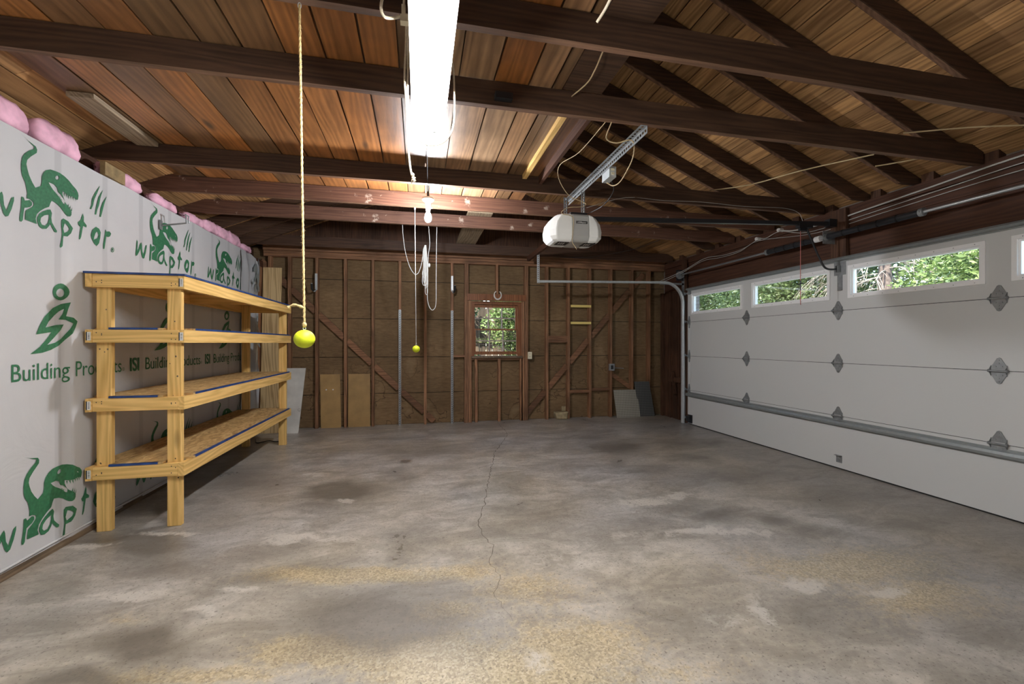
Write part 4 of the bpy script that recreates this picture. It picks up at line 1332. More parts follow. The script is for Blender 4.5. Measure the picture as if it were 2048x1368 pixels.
# ------------------------------------------------------------------ hanging balls
def hanging_ball(name, x, y, zc, r, ztop, rope, rr, lab, tail):
    t = empty(name, (x, y, zc - r), lab, 'parking ball')
    bm = NB()
    ball(bm, (x, y, zc), r, 28, (1.0, 1.0, 0.92))
    b = put('ball', bm, 'ball', t, smooth=True)
    bm = NB()
    top = zc + r * 0.92
    tube(bm, [(x + 0.005 * math.cos(a), y, top + 0.006 + 0.006 * math.sin(a)) for a in [k * math.pi / 6 for k in range(13)]], 0.0017, 6)
    tube(bm, [(x, y, top - 0.01), (x, y, top + 0.003)], 0.0022, 6)
    put('eye_screw', bm, 'galv', b)
    bm = NB()
    n = 90
    z1 = top + 0.012
    L = ztop - z1
    drift = -0.018 if tail else -0.012
    for s in (0, 1, 2):
        pts = []
        m_ = int(L / (rr * 2.2))
        m_ = min(m_, 260)
        for k in range(m_ + 1):
            f = k / m_
            a = s * 2.094 + f * L / (rr * 7.5) * 2 * math.pi / 2
            pts.append((x + drift * f + rr * 0.5 * math.cos(a), y + rr * 0.5 * math.sin(a), z1 + L * f))
        tube(bm, pts, rr * 0.62, 5, jitter=0.12)
    if tail:
        rnd = random.Random(5)
        for k in range(240):
            f = rnd.random()
            a = rnd.random() * 6.28
            p = Vector((x + drift * f, y, z1 + L * f))
            d = Vector((math.cos(a), math.sin(a), rnd.uniform(-.8, .8))) * rnd.uniform(0.005, 0.011)
            tube(bm, [p, p + d], 0.0004, 3, cap=False)
        tube(bm, [(x - 0.001, y - 0.004, z1 + 0.075), (x - 0.018, y - 0.006, z1 + 0.082), (x - 0.034, y - 0.006, z1 + 0.086), (x - 0.052, y - 0.005, z1 + 0.080), (x - 0.060, y - 0.005, z1 + 0.074)],
             lambda f: rr * (0.9 + 0.6 * math.sin(f * 9) ** 2), 7, 4, jitter=0.15)
    ball(bm, (x, y, z1 + 0.008), rr * 2.0, 10, (1, 1, 1.3))
    put('rope', bm, rope, t, smooth=True)
    bm = NB()
    tube(bm, [(x + drift + 0.006 * math.cos(a), y, ztop - 0.002 + 0.012 * math.sin(a)) for a in [k * math.pi / 5 for k in range(11)]], 0.0018, 6)
    put('ceiling_hook', bm, 'galv', t)
hanging_ball('hanging_ball', -0.447, 1.84, 1.288, 0.0395, 2.618, 'jute', 0.0045, 'large yellow ball hanging on a hairy jute rope near the camera', True)
hanging_ball('hanging_ball', -0.028, 4.371, 1.212, 0.0375, 2.616, 'whitecord', 0.0030, 'small looking yellow ball on a thin white cord hanging in the middle of the garage', False)

# ------------------------------------------------------------------ fluorescent light
def build_tubelight():
    t = empty('shop_light', (0.045, 1.45, 2.28), 'lit white two tube fluorescent shop light hanging under the joists', 'ceiling light')
    y0, y1 = 0.86, 2.105
    xc = 0.044
    zt = 2.315
    bm = NB()
    prof = [(-0.078, 2.334), (-0.050, 2.356), (0.050, 2.356), (0.078, 2.334), (0.077, 2.331), (0.048, 2.352), (-0.048, 2.352), (-0.077, 2.331)]
    prism(bm, prof, lambda p: (xc + p[0], y0, p[1]), (0, y1 - y0, 0))
    put('reflector', bm, 'enamel', t)
    bm = NB(); box(bm, xc - 0.035, xc + 0.035, y0, y1 - 0.02, 2.356, 2.395)
    put('ballast_housing', bm, 'enamel', t, bevel=0.004)
    for s in (-1, 1):
        bm = NB(); cyl(bm, (xc + s * 0.027, y0 + 0.015, 2.314), (xc + s * 0.027, y1 - 0.004, 2.314), 0.019, 18)
        tb = put('fluorescent_tube', bm, 'tube', t, smooth=True)
        bm = NB()
        bm.free()
        for yy in (y0 + 0.008, y1 - 0.002):
            bm = NB()
            cyl(bm, (xc + s * 0.027, yy - 0.007, 2.314), (xc + s * 0.027, yy + 0.004, 2.314), 0.0195, 14)
            put('end_cap', bm, 'enamel', tb)
    for yy in (1.0, 1.86):
        bm = NB()
        tube(bm, [(xc - 0.03, yy, 2.39), (xc, yy, 2.44), (xc + 0.03, yy, 2.39)], 0.002, 6)
        tube(bm, [(xc, yy, 2.44), (xc, yy, 2.625 if abs(yy - 1.834) < 0.05 else 2.77)], 0.002, 6)
        put('hanger_wire', bm, 'galv', t)
build_tubelight()
bm = NB()
yy = 1.80
# cotton rope thrown over the light: hangs in a loop below its far end
tube(bm, [(-0.052, yy, 2.66 - 0.04), (-0.053, yy + 0.01, 2.50), (-0.058, yy + 0.01, 2.36), (-0.050, yy + 0.01, 2.25), (-0.046, yy + 0.03, 2.12), (-0.035, yy + 0.03, 2.00), (-0.024, yy + 0.03, 1.965)], 0.0042, 7, 5, jitter=0.05)
tube(bm, [(-0.048, yy, 2.62), (-0.044, yy + 0.01, 2.45), (-0.045, yy + 0.02, 2.28), (-0.030, yy + 0.04, 2.17), (0.010, yy + 0.05, 2.125), (0.055, yy + 0.05, 2.115), (0.105, yy + 0.05, 2.135), (0.140, yy + 0.05, 2.19), (0.150, yy + 0.05, 2.27), (0.147, yy + 0.04, 2.38), (0.140, yy + 0.03, 2.46), (0.118, yy + 0.02, 2.52), (0.10, yy + 0.02, 2.60), (0.10, yy + 0.02, 2.622)], 0.0042, 7, 5, jitter=0.05)
rnd = random.Random(2)
for k in range(26):
    a = rnd.random() * 6.28
    tube(bm, [(-0.024, yy + 0.03, 1.968), (-0.024 + 0.012 * math.cos(a) * rnd.random(), yy + 0.03 + 0.012 * math.sin(a), 1.968 - rnd.uniform(0.005, 0.028))], 0.0016, 4)
ball(bm, (-0.026, yy + 0.03, 1.975), 0.008, 10)
single('cotton_rope', bm, 'cotton', 'thick cotton rope looped under the far end of the fluorescent light, with a frayed end', 'rope', smooth=True)
bm = NB()
xq = -0.062
tube(bm, [(-0.055, 1.52, 2.62), (-0.062, 1.50, 2.56), (-0.11, 1.505, 2.47), (-0.125, 1.50, 2.41), (-0.115, 1.50, 2.375), (-0.085, 1.50, 2.375), (xq, 1.50, 2.385)], 0.005, 7, 5, jitter=0.08)
tube(bm, [(-0.03, 1.46, 2.62), (-0.045, 1.47, 2.50), (xq + 0.01, 1.50, 2.385)], 0.004, 7, 4)
t = single('adapter_cord', bm, 'cotton', 'short cotton cord holding a beige plug adapter at the left side of the fluorescent light', 'cord', smooth=True)
bm = NB(); box(bm, -0.062, -0.03, 1.488, 1.512, 2.362, 2.385); box(bm, -0.058, -0.045, 1.49, 1.51, 2.385, 2.42)
put('plug_adapter', bm, 'ivory', t, bevel=0.003)
bm = NB()
tube(bm, [(0.04, 2.10, 2.37), (0.045, 2.20, 2.52), (0.052, 2.30, 2.50), (0.05, 2.45, 2.60), (0.055, 2.8, 2.755), (0.062, 3.3, 2.762), (0.07, 3.66, 2.66), (0.075, 3.72, 2.622), (0.077, 3.9, 2.635)], 0.003, 6, 6)
single('lamp_cable', bm, 'black', 'thin dark cable running from the fluorescent light back to the bulb holder', 'cable', smooth=True)

# ------------------------------------------------------------------ bare bulb
def build_bulb():
    x, y = 0.082, 4.02
    t = empty('bulb_holder', (x, y, 2.40), 'bare white lit bulb in a round porcelain holder under the loft boards', 'light bulb')
    bm = NB()
    prof = [(0.0, 2.612), (0.055, 2.612), (0.056, 2.597), (0.045, 2.582), (0.022, 2.570), (0.020, 2.497), (0.0, 2.497)]
    rings = []
    for r, z in prof:
        rings.append([bm.verts.new((x + max(r, 1e-4) * math.cos(k * math.pi / 12), y + max(r, 1e-4) * math.sin(k * math.pi / 12), z)) for k in range(24)])
    for a, b in zip(rings, rings[1:]):
        for k in range(24):
            bm.faces.new((a[k], a[(k + 1) % 24], b[(k + 1) % 24], b[k]))
    h = put('holder', bm, 'porcelain', t, smooth=True)
    bm = NB(); cyl(bm, (x, y, 2.612), (x, y, 2.772), 0.012, 12)
    put('mounting_rod', bm, 'steel_dark', t)
    bm = NB()
    pr = [(0.0005, 2.497), (0.012, 2.497), (0.014, 2.482), (0.026, 2.457), (0.0305, 2.432), (0.0295, 2.414), (0.022, 2.398), (0.011, 2.390), (0.0005, 2.388)]
    rings = [[bm.verts.new((x + r * math.cos(k * math.pi / 12), y + r * math.sin(k * math.pi / 12), z)) for k in range(24)] for r, z in pr]
    for a, b in zip(rings, rings[1:]):
        for k in range(24):
            bm.faces.new((a[k], a[(k + 1) % 24], b[(k + 1) % 24], b[k]))
    put('bulb', bm, 'bulb', t, smooth=True)
    bm = NB()
    tube(bm, [(x + 0.018, y - 0.02, 2.572), (x + 0.03, y - 0.03, 2.552), (x + 0.022, y - 0.03, 2.527), (x + 0.034, y - 0.028, 2.512)], 0.003, 6, 4)
    put('twisted_wire', bm, 'whitecord', t)
build_bulb()

# cords hanging behind the bulb
bm = NB()
tube(bm, [(-0.185, 5.05, 2.628), (-0.178, 5.06, 2.50), (-0.155, 5.06, 2.33), (-0.115, 5.06, 2.18), (-0.07, 5.06, 2.09), (-0.03, 5.06, 2.065), (0.005, 5.06, 2.11), (0.035, 5.06, 2.22), (0.05, 5.06, 2.34), (0.075, 5.06, 2.40)], 0.0038, 7, 5)
random.seed(4)
for k in range(11):
    a, d = random.uniform(-0.022, 0.022), random.uniform(-0.018, 0.018)
    bot = random.uniform(1.90, 2.06)
    tube(bm, [(0.074 + a * 0.3, 5.06 + d * 0.5, 2.408), (0.066 + a, 5.06 + d, 2.33), (0.072 + a, 5.06 + d, 2.16), (0.068 + a * 1.5, 5.06 + d, bot + 0.05), (0.074 + a * 0.9, 5.06 + d, bot), (0.085 + a * 0.9, 5.06 + d, bot + 0.05), (0.078 + a, 5.06 + d, 2.16), (0.074 + a * 0.3, 5.06 + d * 0.5, 2.408)], 0.0034, 6, 4)
tube(bm, [(0.112, 5.055, 2.60), (0.122, 5.055, 2.42), (0.105, 5.055, 2.28), (0.098, 5.055, 2.05), (0.094, 5.055, 1.86), (0.103, 5.055, 1.74), (0.135, 5.055, 1.665), (0.170, 5.055, 1.665), (0.194, 5.055, 1.74), (0.196, 5.055, 2.0), (0.199, 5.055, 2.35), (0.203, 5.055, 2.626)], 0.0042, 7, 6)
tube(bm, [(0.075, 5.06, 1.95), (0.072, 5.06, 1.86), (0.085, 5.06, 1.835), (0.098, 5.06, 1.86), (0.096, 5.06, 1.95)], 0.0038, 6, 5)
tube(bm, [(0.112, 5.055, 2.60), (0.108, 5.055, 2.628)], 0.004, 6)
ball(bm, (0.115, 5.045, 2.175), 0.019, 12, (0.8, 0.8, 1.3))
single('cord_bundle', bm, 'whitecord', 'looped bundle of pale cord hanging from the joist behind the lit bulb', 'cord', smooth=True)

# ------------------------------------------------------------------ garage door
DY0, DY1 = 1.06, 5.985
HC = (5.945, 4.744, 3.512, 2.287, 1.10)
SEAM = (0.0, 0.534, 1.068, 1.600, 2.135)
WZ0, WZ1 = 1.715, 2.037
WINS = ((4.823, 5.895), (3.598, 4.660), (2.363, 3.410), (1.17, 2.218))
D1 = empty('door_1', (XD, 3.52, 0), kind='structure')
def build_door():
    th = 0.045
    for k in range(4):
        z0, z1 = SEAM[k] + (0.012 if k == 0 else 0.0022), SEAM[k + 1] - 0.0022
        bm = NB()
        if k < 3:
            box(bm, XD, XD + th, DY0, DY1, z0, z1)
        else:
            box(bm, XD, XD + th, DY0, DY1, z0, WZ0)
            box(bm, XD, XD + th, DY0, DY1, WZ1, z1)
            ys = [DY0] + [v for w in reversed(WINS) for v in w] + [DY1]
            for a, b in zip(ys[0::2], ys[1::2]):
                box(bm, XD, XD + th, a, b, WZ0, WZ1)
        p = put('door_section', bm, 'doorwhite', D1)
        for yy in (DY0, DY1 - 0.075):
            bm = NB()
            box(bm, XD - 0.0025, XD + 0.001, yy, yy + 0.075, z0 + 0.001, z1 - 0.001)
            put('end_stile', bm, 'doorwhite', p)
    for a, b in WINS:
        bm = NB()
        w, d = 0.030, 0.012
        for q in ((a, b, WZ0, WZ0 + w), (a, b, WZ1 - w, WZ1), (a, a + w, WZ0 + w, WZ1 - w), (b - w, b, WZ0 + w, WZ1 - w)):
            box(bm, XD - d, XD + th, q[0], q[1], q[2], q[3])
        w2 = 0.044
        for q in ((a + w, b - w, WZ0 + w, WZ0 + w2), (a + w, b - w, WZ1 - w2, WZ1 - w), (a + w, a + w2, WZ0 + w2, WZ1 - w2), (b - w2, b - w, WZ0 + w2, WZ1 - w2)):
            box(bm, XD + 0.004, XD + th, q[0], q[1], q[2], q[3])
        f = put('window_frame', bm, 'vinyl', D1)
        bm = NB(); box(bm, XD + 0.020, XD + 0.024, a + w2, b - w2, WZ0 + w2, WZ1 - w2)
        put('pane', bm, 'glass', f)
        bm = NB()
        for s in range(8):
            yy = a + 0.06 + (b - a - 0.12) * s / 7
            for zz in (WZ0 + 0.015, WZ1 - 0.015):
                cyl(bm, (XD - d - 0.0012, yy, zz), (XD - d, yy, zz), 0.0035, 8)
        put('screw', bm, 'galv_dull', f)
    bm = NB(); box(bm, XD + 0.004, XD + 0.04, DY0, DY1, 0.0, 0.012)
    put('bottom_seal', bm, 'rubber', D1)
    for z in SEAM[1:4]:
        bm = NB(); box(bm, XD + 0.006, XD + 0.04, DY0, DY1, z - 0.0021, z + 0.0021)
        put('seam_gasket', bm, 'rubber', D1)
    # stiffening struts
    for z, h in ((2.098, 0.036), (0.435, 0.062)):
        bm = NB()
        if h < 0.05:
            prof = [(0, 2.085), (-0.004, 2.085), (-0.004, 2.096), (-0.040, 2.100), (-0.052, 2.115), (-0.040, 2.130), (-0.004, 2.134), (0, 2.134)]
        else:
            prof = [(0, 0.428), (-0.004, 0.428), (-0.005, 0.440), (-0.048, 0.446), (-0.052, 0.466), (-0.048, 0.486), (-0.005, 0.492), (-0.004, 0.505), (0, 0.505)]
        prism(bm, prof, lambda p: (XD - 0.001 + p[0], DY0 + 0.01, p[1]), (0, DY1 - DY0 - 0.02, 0))
        put('strut', bm, 'galv_strut', D1)
    # hinges: one mesh shared by all
    def hinge_bm(half):
        bm = NB()
        w = 0.045 * half
        for s in (1, -1):
            prism(bm, [(-w, 0.012 * s), (w, 0.012 * s), (w * 0.95, 0.03 * s), (0.011, 0.092 * s), (0.0, 0.097 * s), (-0.011, 0.092 * s), (-w * 0.95, 0.03 * s)], lambda p: (-0.0045, p[0], p[1]), (0.004, 0, 0))
            for yy, zz in ((0, 0.078), (0, 0.055), (-0.018 * half, 0.032), (0.018 * half, 0.032)):
                cyl(bm, (-0.0085, yy, zz * s), (-0.004, yy, zz * s), 0.0048, 8)
            for e in (-1, 1):
                prism(bm, [(0, 0.012 * s), (0, 0.04 * s), (-0.022, 0.008 * s), (-0.022, -0.003 * s), (-0.006, -0.003 * s)], lambda p: (p[0], e * w, p[1]), (0, 0.003, 0))
        return bm
    def pin_bm(half):
        bm = NB()
        w = 0.052 * half
        cyl(bm, (-0.017, -w, 0), (-0.017, w, 0), 0.0075, 10)
        for e in (-1, 1):
            cyl(bm, (-0.017, e * w - 0.003, 0), (-0.017, e * w + 0.003, 0), 0.011, 10)
        return bm
    hp = {}
    for half in (1.0, 0.55):
        me = []
        for nm, b_, mt in (('hinge', hinge_bm(half), 'galv_dull'), ('hinge_pin', pin_bm(half), 'galv_dull')):
            o = put(nm, b_, mt, D1, loc=(0, 0, 0))
            me.append(o)
        hp[half] = me
    first = {1.0: True, 0.55: True}
    for y in HC:
        for z in SEAM[1:4]:
            half = 0.55 if y in (HC[0], HC[-1]) else 1.0
            h0, p0 = hp[half]
            if first[half]:
                h, p = h0, p0
                first[half] = False
            else:
                h, p = h0.copy(), p0.copy()
                C.objects.link(h); C.objects.link(p)
            h.parent = D1
            h.location = Vector((XD - 0.003, y, z)) - WLOC[D1.name]
            WLOC[h.name] = Vector((XD - 0.003, y, z))
            p.parent = h
            p.location = (0, 0, 0)
    # rollers at the far edge
    for z in (0.10, 0.545, 1.078, 1.61, 2.05):
        bm = NB()
        cyl(bm, (XD - 0.03, 5.93, z), (XD - 0.03, 6.04, z), 0.006, 8)
        cyl(bm, (XD - 0.03, 6.018, z), (XD - 0.03, 6.034, z), 0.021, 14)
        put('roller', bm, 'galv_dull', D1)
    bm = NB()
    box(bm, XD - 0.045, XD - 0.0005, 5.90, 5.975, 0.05, 0.13)
    box(bm, XD - 0.006, XD - 0.0005, 5.87, 5.98, 0.02, 0.15)
    put('bottom_bracket', bm, 'steel_dark', D1, bevel=0.003)
    bm = NB()
    box(bm, XD - 0.006, XD - 0.0005, 5.90, 5.97, 2.03, 2.085); box(bm, XD - 0.05, XD - 0.005, 5.92, 5.95, 2.035, 2.06)
    put('top_bracket', bm, 'galv_dull', D1, bevel=0.003)
    bm = NB()
    y = 3.505
    box(bm, XD - 0.004, XD - 0.0005, y - 0.03, y + 0.03, 0.065, 0.14)
    box(bm, XD - 0.035, XD - 0.004, y - 0.03, y + 0.03, 0.137, 0.141)
    for zz in (0.085, 0.11):
        cyl(bm, (XD - 0.007, y, zz), (XD - 0.004, y, zz), 0.006, 8)
    put('step_plate', bm, 'galv_dull', D1)
    bm = NB()
    box(bm, XD - 0.006, XD - 0.0005, 3.435, 3.555, 1.955, 2.085)
    box(bm, XD - 0.05, XD - 0.006, 3.483, 3.487, 1.985, 2.05); box(bm, XD - 0.05, XD - 0.006, 3.503, 3.507, 1.985, 2.05)
    box(bm, XD - 0.006, XD - 0.0005, 3.47, 3.52, 1.80, 1.955)
    put('arm_bracket', bm, 'galv_dull', D1)
build_door()

# track, spring shaft
def build_track():
    t = empty('door_track', (4.09, 6.04, 0), 'curved galvanised steel door track at the far end of the garage door', 'door track')
    path = [(4.088, 6.035, z) for z in (0.005, 0.5, 1.0, 1.5, 1.90)]
    r = 0.32
    zc = 1.90
    for k in range(1, 13):
        a = math.pi / 2 * k / 12
        path.append((4.088 - r * (1 - math.cos(a)), 6.035, zc + r * math.sin(a)))
    zend = 2.172
    for k in range(1, 6):
        f = k / 5
        path.append((3.768 + (1.70 - 3.768) * f, 6.035, 2.220 + (zend - 2.220) * f))
    prof = [(-0.026, -0.010), (-0.022, -0.014), (0.022, -0.014), (0.026, -0.010), (0.026, 0.016), (0.014, 0.020), (0.014, 0.016), (0.022, 0.012), (0.022, -0.010), (-0.022, -0.010), (-0.022, 0.012), (-0.014, 0.016), (-0.014, 0.020), (-0.026, 0.016)]
    bm = NB()
    sweep(bm, path, prof, (0, 1, 0))
    put('rail', bm, 'galv', t)
    for z in (0.28, 0.75, 1.30, 1.85):
        bm = NB()
        box(bm, 4.085, 4.135, 6.055, 6.075, z, z + 0.07)
        box(bm, 4.130, 4.134, 6.055, 6.11, z, z + 0.07)
        put('wall_bracket', bm, 'steel_dark', t)
    bm = NB()
    box(bm, 3.70, 4.13, 6.062, 6.066, 2.195, 2.225)
    box(bm, 4.09, 4.134, 6.062, 6.066, 1.90, 2.42)
    put('horizontal_angle', bm, 'galv_dull', t)
    # perforated hanger at the free end
    bm = NB()
    def perf(p0, p1, w, sidev, n):
        a, b = Vector(p0), Vector(p1)
        u = (b - a).normalized()
        s = Vector(sidev)
        nrm = u.cross(s).normalized()
        L = (b - a).length
        st = L / n
        for k in range(n):
            c0 = a + u * (k * st)
            for (f0, f1, g0, g1) in ((0, 0.28, -1, 1), (0.28, 1, -1, -0.35), (0.28, 1, 0.35, 1)):
                q = [c0 + u * (st * f) + s * (w / 2 * g) for f, g in ((f0, g0), (f1, g0), (f1, g1), (f0, g1))]
                va = [bm.verts.new(p - nrm * 0.0012) for p in q]
                vb = [bm.verts.new(p + nrm * 0.0012) for p in q]
                bm.faces.new(va[::-1]); bm.faces.new(vb)
                for i in range(4):
                    bm.faces.new((va[i], va[(i + 1) % 4], vb[(i + 1) % 4], vb[i]))
    perf((1.70, 6.00, 2.61), (1.70, 6.00, 2.145), 0.036, (1, 0, 0), 16)
    perf((1.718, 6.018, 2.61), (1.718, 6.018, 2.145), 0.036, (0, 1, 0), 16)
    put('hanger_strap', bm, 'galv', t)
    return perf
build_track()
def perf_strip(bm, p0, p1, w, sidev, n, th=0.0012):
    a, b = Vector(p0), Vector(p1)
    u = (b - a).normalized()
    s = Vector(sidev)
    nrm = u.cross(s).normalized()
    st = (b - a).length / n
    for k in range(n):
        c0 = a + u * (k * st)
        for (f0, f1, g0, g1) in ((0, 0.35, -1, 1), (0.35, 1, -1, -0.38), (0.35, 1, 0.38, 1)):
            q = [c0 + u * (st * f) + s * (w / 2 * g) for f, g in ((f0, g0), (f1, g0), (f1, g1), (f0, g1))]
            va = [bm.verts.new(p - nrm * th) for p in q]
            vb = [bm.verts.new(p + nrm * th) for p in q]
            bm.faces.new(va[::-1]); bm.faces.new(vb)
            for i in range(4):
                bm.faces.new((va[i], va[(i + 1) % 4], vb[(i + 1) % 4], vb[i]))
bm = NB(); box(bm, 1.655, 1.695, 5.06, 6.49, 2.555, 2.628)
single('track_block', bm, 'beam_y', 'short brown timber under the rear joists that the track hanger is fixed to', 'timber block', bevel=0.003)

def build_spring():
    t = empty('torsion_spring', (4.03, 3.5, 2.31), 'long steel shaft with black torsion springs above the garage door', 'door spring')
    bm = NB(); cyl(bm, (4.03, 0.95, 2.345), (4.03, 6.03, 2.345), 0.0125, 14)
    put('shaft', bm, 'shaft', t, smooth=True)
    for a, b in ((3.66, 4.285), (2.725, 3.52)):
        bm = NB()
        n = int((b - a) / 0.0085)
        tube(bm, [(4.03, a + (b - a) * k / (n * 2), 2.345) for k in range(n * 2 + 1)], lambda f: 0.029 + 0.0022 * math.sin(f * n * 2 * math.pi), 16)
        sp = put('spring', bm, 'steel_dark', t, smooth=True)
        m_ = 5
        for k in range(1, m_):
            bm = NB()
            yy = a + (b - a) * k / m_
            cyl(bm, (4.03, yy - 0.006, 2.345), (4.03, yy + 0.006, 2.345), 0.0325, 16)
            put('spring_band', bm, 'rubber', sp)
    bm = NB(); cyl(bm, (4.03, 3.600, 2.345), (4.03, 3.66, 2.345), 0.031, 18)
    tag(put('warning_sleeve', bm, 'sticker', t, smooth=False), 'white paper sleeve')
    for yy in (2.70, 4.29, 3.535):
        bm = NB()
        cyl(bm, (4.03, yy - 0.016, 2.345), (4.03, yy + 0.016, 2.345), 0.034, 16)
        cyl(bm, (4.03 - 0.045, yy, 2.345), (4.03, yy, 2.345), 0.006, 8)
        put('winding_cone', bm, 'galv_dull', t)
    bm = NB()
    box(bm, 4.192, 4.198, 3.48, 3.57, 2.20, 2.50)
    box(bm, 4.0, 4.195, 3.552, 3.556, 2.28, 2.41)
    put('centre_bracket', bm, 'galv_dull', t)
    bm = NB()
    cyl(bm, (4.03, 5.985, 2.345), (4.03, 6.03, 2.345), 0.055, 20)
    cyl(bm, (4.03, 6.03, 2.345), (4.03, 6.037, 2.345), 0.062, 20)
    put('cable_drum', bm, 'galv_dull', t)
    bm = NB(); box(bm, 3.98, 4.125, 6.045, 6.05, 2.26, 2.43)
    put('end_plate', bm, 'steel_dark', t)
    bm = NB(); tube(bm, [(4.085, 6.0, 2.34), (4.10, 5.985, 0.14)], 0.002, 5)
    put('lift_cable', bm, 'galv_dull', t)
build_spring()
for nm, y0_, lab in (('spring_pad', 3.47, 'vertical brown board behind the middle of the torsion spring shaft'),):
    bm = NB(); box(bm, 4.150, 4.191, 3.44, 3.60, 2.13, 2.62)
    single('spring_board', bm, 'stud_dark', lab, 'board', bevel=0.003)

# ------------------------------------------------------------------ door opener
def build_opener():
    xc, yc = 1.315, 3.56
    t = empty('door_opener', (xc, yc, 2.145), 'white and grey garage door opener motor hanging from perforated steel angles', 'door opener')
    zt, zb = 2.37, 2.135
    hx, hy = 0.235, 0.145
    # plan outlines stacked to one shell: rounded long box, chamfered below
    def outline(sx, sy, ch):
        return [(-sx + ch, -sy), (sx - ch, -sy), (sx, -sy + ch), (sx, sy - ch), (sx - ch, sy), (-sx + ch, sy), (-sx, sy - ch), (-sx, -sy + ch)]
    def shell(levels, x_lo, x_hi, name, mat):
        bm = NB()
        rings = []
        for z, sx, sy, ch in levels:
            rings.append([bm.verts.new((xc + p[0], yc + p[1], z)) for p in outline(sx, sy, ch)])
        for a, b in zip(rings, rings[1:]):
            for k in range(8):
                bm.faces.new((a[k], a[(k + 1) % 8], b[(k + 1) % 8], b[k]))
        bm.faces.new(rings[0][::-1]); bm.faces.new(rings[-1])
        for xx, keep in ((x_lo, 1), (x_hi, -1)):
            if xx is not None:
                g = bmesh.ops.bisect_plane(bm, geom=bm.verts[:] + bm.edges[:] + bm.faces[:], plane_co=(xx, 0, 0), plane_no=(-keep, 0, 0), clear_outer=True)
                es = [e for e in bm.edges if len(e.link_faces) == 1]
                bmesh.ops.holes_fill(bm, edges=es)
        return put(name, bm, mat, t, bevel=0.006)
    lev = [(zb, 0.185, 0.105, 0.03), (zb + 0.012, 0.208, 0.128, 0.035), (zb + 0.045, 0.236, hy, 0.05), (zb + 0.10, 0.242, hy + 0.002, 0.055),
           (zt - 0.07, 0.228, hy, 0.055), (zt - 0.02, 0.190, hy - 0.004, 0.05), (zt, 0.155, hy - 0.02, 0.04)]
    lev_g = [(z, sx, sy + 0.003, ch) for z, sx, sy, ch in lev]
    ga, gb = xc - 0.045, xc + 0.105
    shell(lev, None, ga - 0.0005, 'light_cover', 'opener_white')
    shell(lev, gb + 0.0005, None, 'light_cover', 'opener_white')
    g = shell(lev_g, ga, gb, 'motor_cover', 'opener_grey')
    yf = yc - hy - 0.0045
    bm = NB(); box(bm, ga + 0.03, gb - 0.02, yf - 0.001, yf + 0.004, 2.285, 2.306)
    pl = put('name_plate', bm, 'black', g)
    bm, w = text_bm('LiftMaster', 0.0175, lambda p: (p[0], yf - 0.0016, p[1]), 0.0002)
    s = 0.088 / w
    for v in bm.verts:
        v.co.x = ga + 0.036 + v.co.x * s
        v.co.z = 2.2895 + v.co.z
    put('name_lettering', bm, 'sticker', pl)
    for s, nm in ((-1, 'vent_panel'), (1, 'control_panel')):
        xa, xb = (ga - 0.115, ga - 0.012) if s < 0 else (gb - 0.03, gb + 0.075)
        bm = NB()
        box(bm, xa, xb, yc - 0.10, yc + 0.02, zb - 0.003, zb + 0.004)
        p = put(nm, bm, 'black', t)
        bm = NB()
        for k in range(3):
            box(bm, xa + 0.02 + 0.02 * k, xa + 0.027 + 0.02 * k, yc - 0.08, yc - 0.02, zb - 0.0045, zb - 0.003)
        put('button_mark', bm, 'sticker', p)
    bm = NB(); box(bm, xc - 0.05, xc + 0.10, yc - 0.11, yc + 0.11, zt - 0.004, zt + 0.022)
    put('mounting_bracket', bm, 'black', t, bevel=0.003)
    for yy, xx in ((3.485, xc + 0.075), (3.70, xc - 0.008)):
        bm = NB()
        perf_strip(bm, (xx, yy, 2.60), (xx, yy, zt + 0.01), 0.034, (1, 0, 0), 9)
        perf_strip(bm, (xx + 0.017, yy + 0.017, 2.60), (xx + 0.017, yy + 0.017, zt + 0.01), 0.034, (0, 1, 0), 9)
        put('hanger_strap', bm, 'galv_dull', t)
    bm = NB()
    perf_strip(bm, (1.37, 2.42, 2.628), (1.37, 3.86, 2.628), 0.045, (1, 0, 0), 46)
    perf_strip(bm, (1.392, 2.42, 2.605), (1.392, 3.86, 2.605), 0.045, (0, 0, 1), 46)
    put('hanger_angle', bm, 'galv_dull', t)
    # rail to the header
    bm = NB()
    a, b = Vector((1.42, yc, 2.372)), Vector((4.10, yc, 2.487))
    bar(bm, a, b, 0.036, 0.036)
    put('drive_rail', bm, 'steel_dark', t, bevel=0.006)
    bm = NB(); box(bm, 4.06, 4.19, yc - 0.03, yc + 0.03, 2.455, 2.53)
    put('header_bracket', bm, 'steel_dark', t)
    bm = NB()
    bar(bm, (3.70, yc, 2.445), (3.86, yc, 2.452), 0.05, 0.045)
    box(bm, 3.72, 3.80, yc - 0.012, yc + 0.012, 2.395, 2.44)
    put('trolley', bm, 'black', t, bevel=0.004)
    bm = NB()
    tube(bm, [(3.80, yc - 0.005, 2.43), (3.87, 3.545, 2.27), (3.935, 3.53, 2.12), (3.965, 3.515, 2.045), (4.0, 3.505, 2.015), (4.05, 3.498, 2.01), (4.105, 3.495, 2.015)], 0.0095, 8, 4)
    put('door_arm', bm, 'black', t, smooth=True)
build_opener()
bm = NB()
tube(bm, [(3.74, 3.565, 2.40), (3.742, 3.566, 2.2), (3.742, 3.568, 1.95), (3.742, 3.568, 1.70), (3.745, 3.568, 1.655)], 0.0032, 6)
t = single('release_cord', bm, 'redcord', 'thin red emergency release cord with a dark handle in front of the second door window', 'cord', smooth=True)
bm = NB()
tube(bm, [(3.742, 3.566, 1.90), (3.742, 3.566, 1.80)], 0.006, 6)
tube(bm, [(3.742, 3.53, 1.868), (3.742, 3.602, 1.866)], 0.006, 6)
put('pull_handle', bm, 'steel_dark', t)
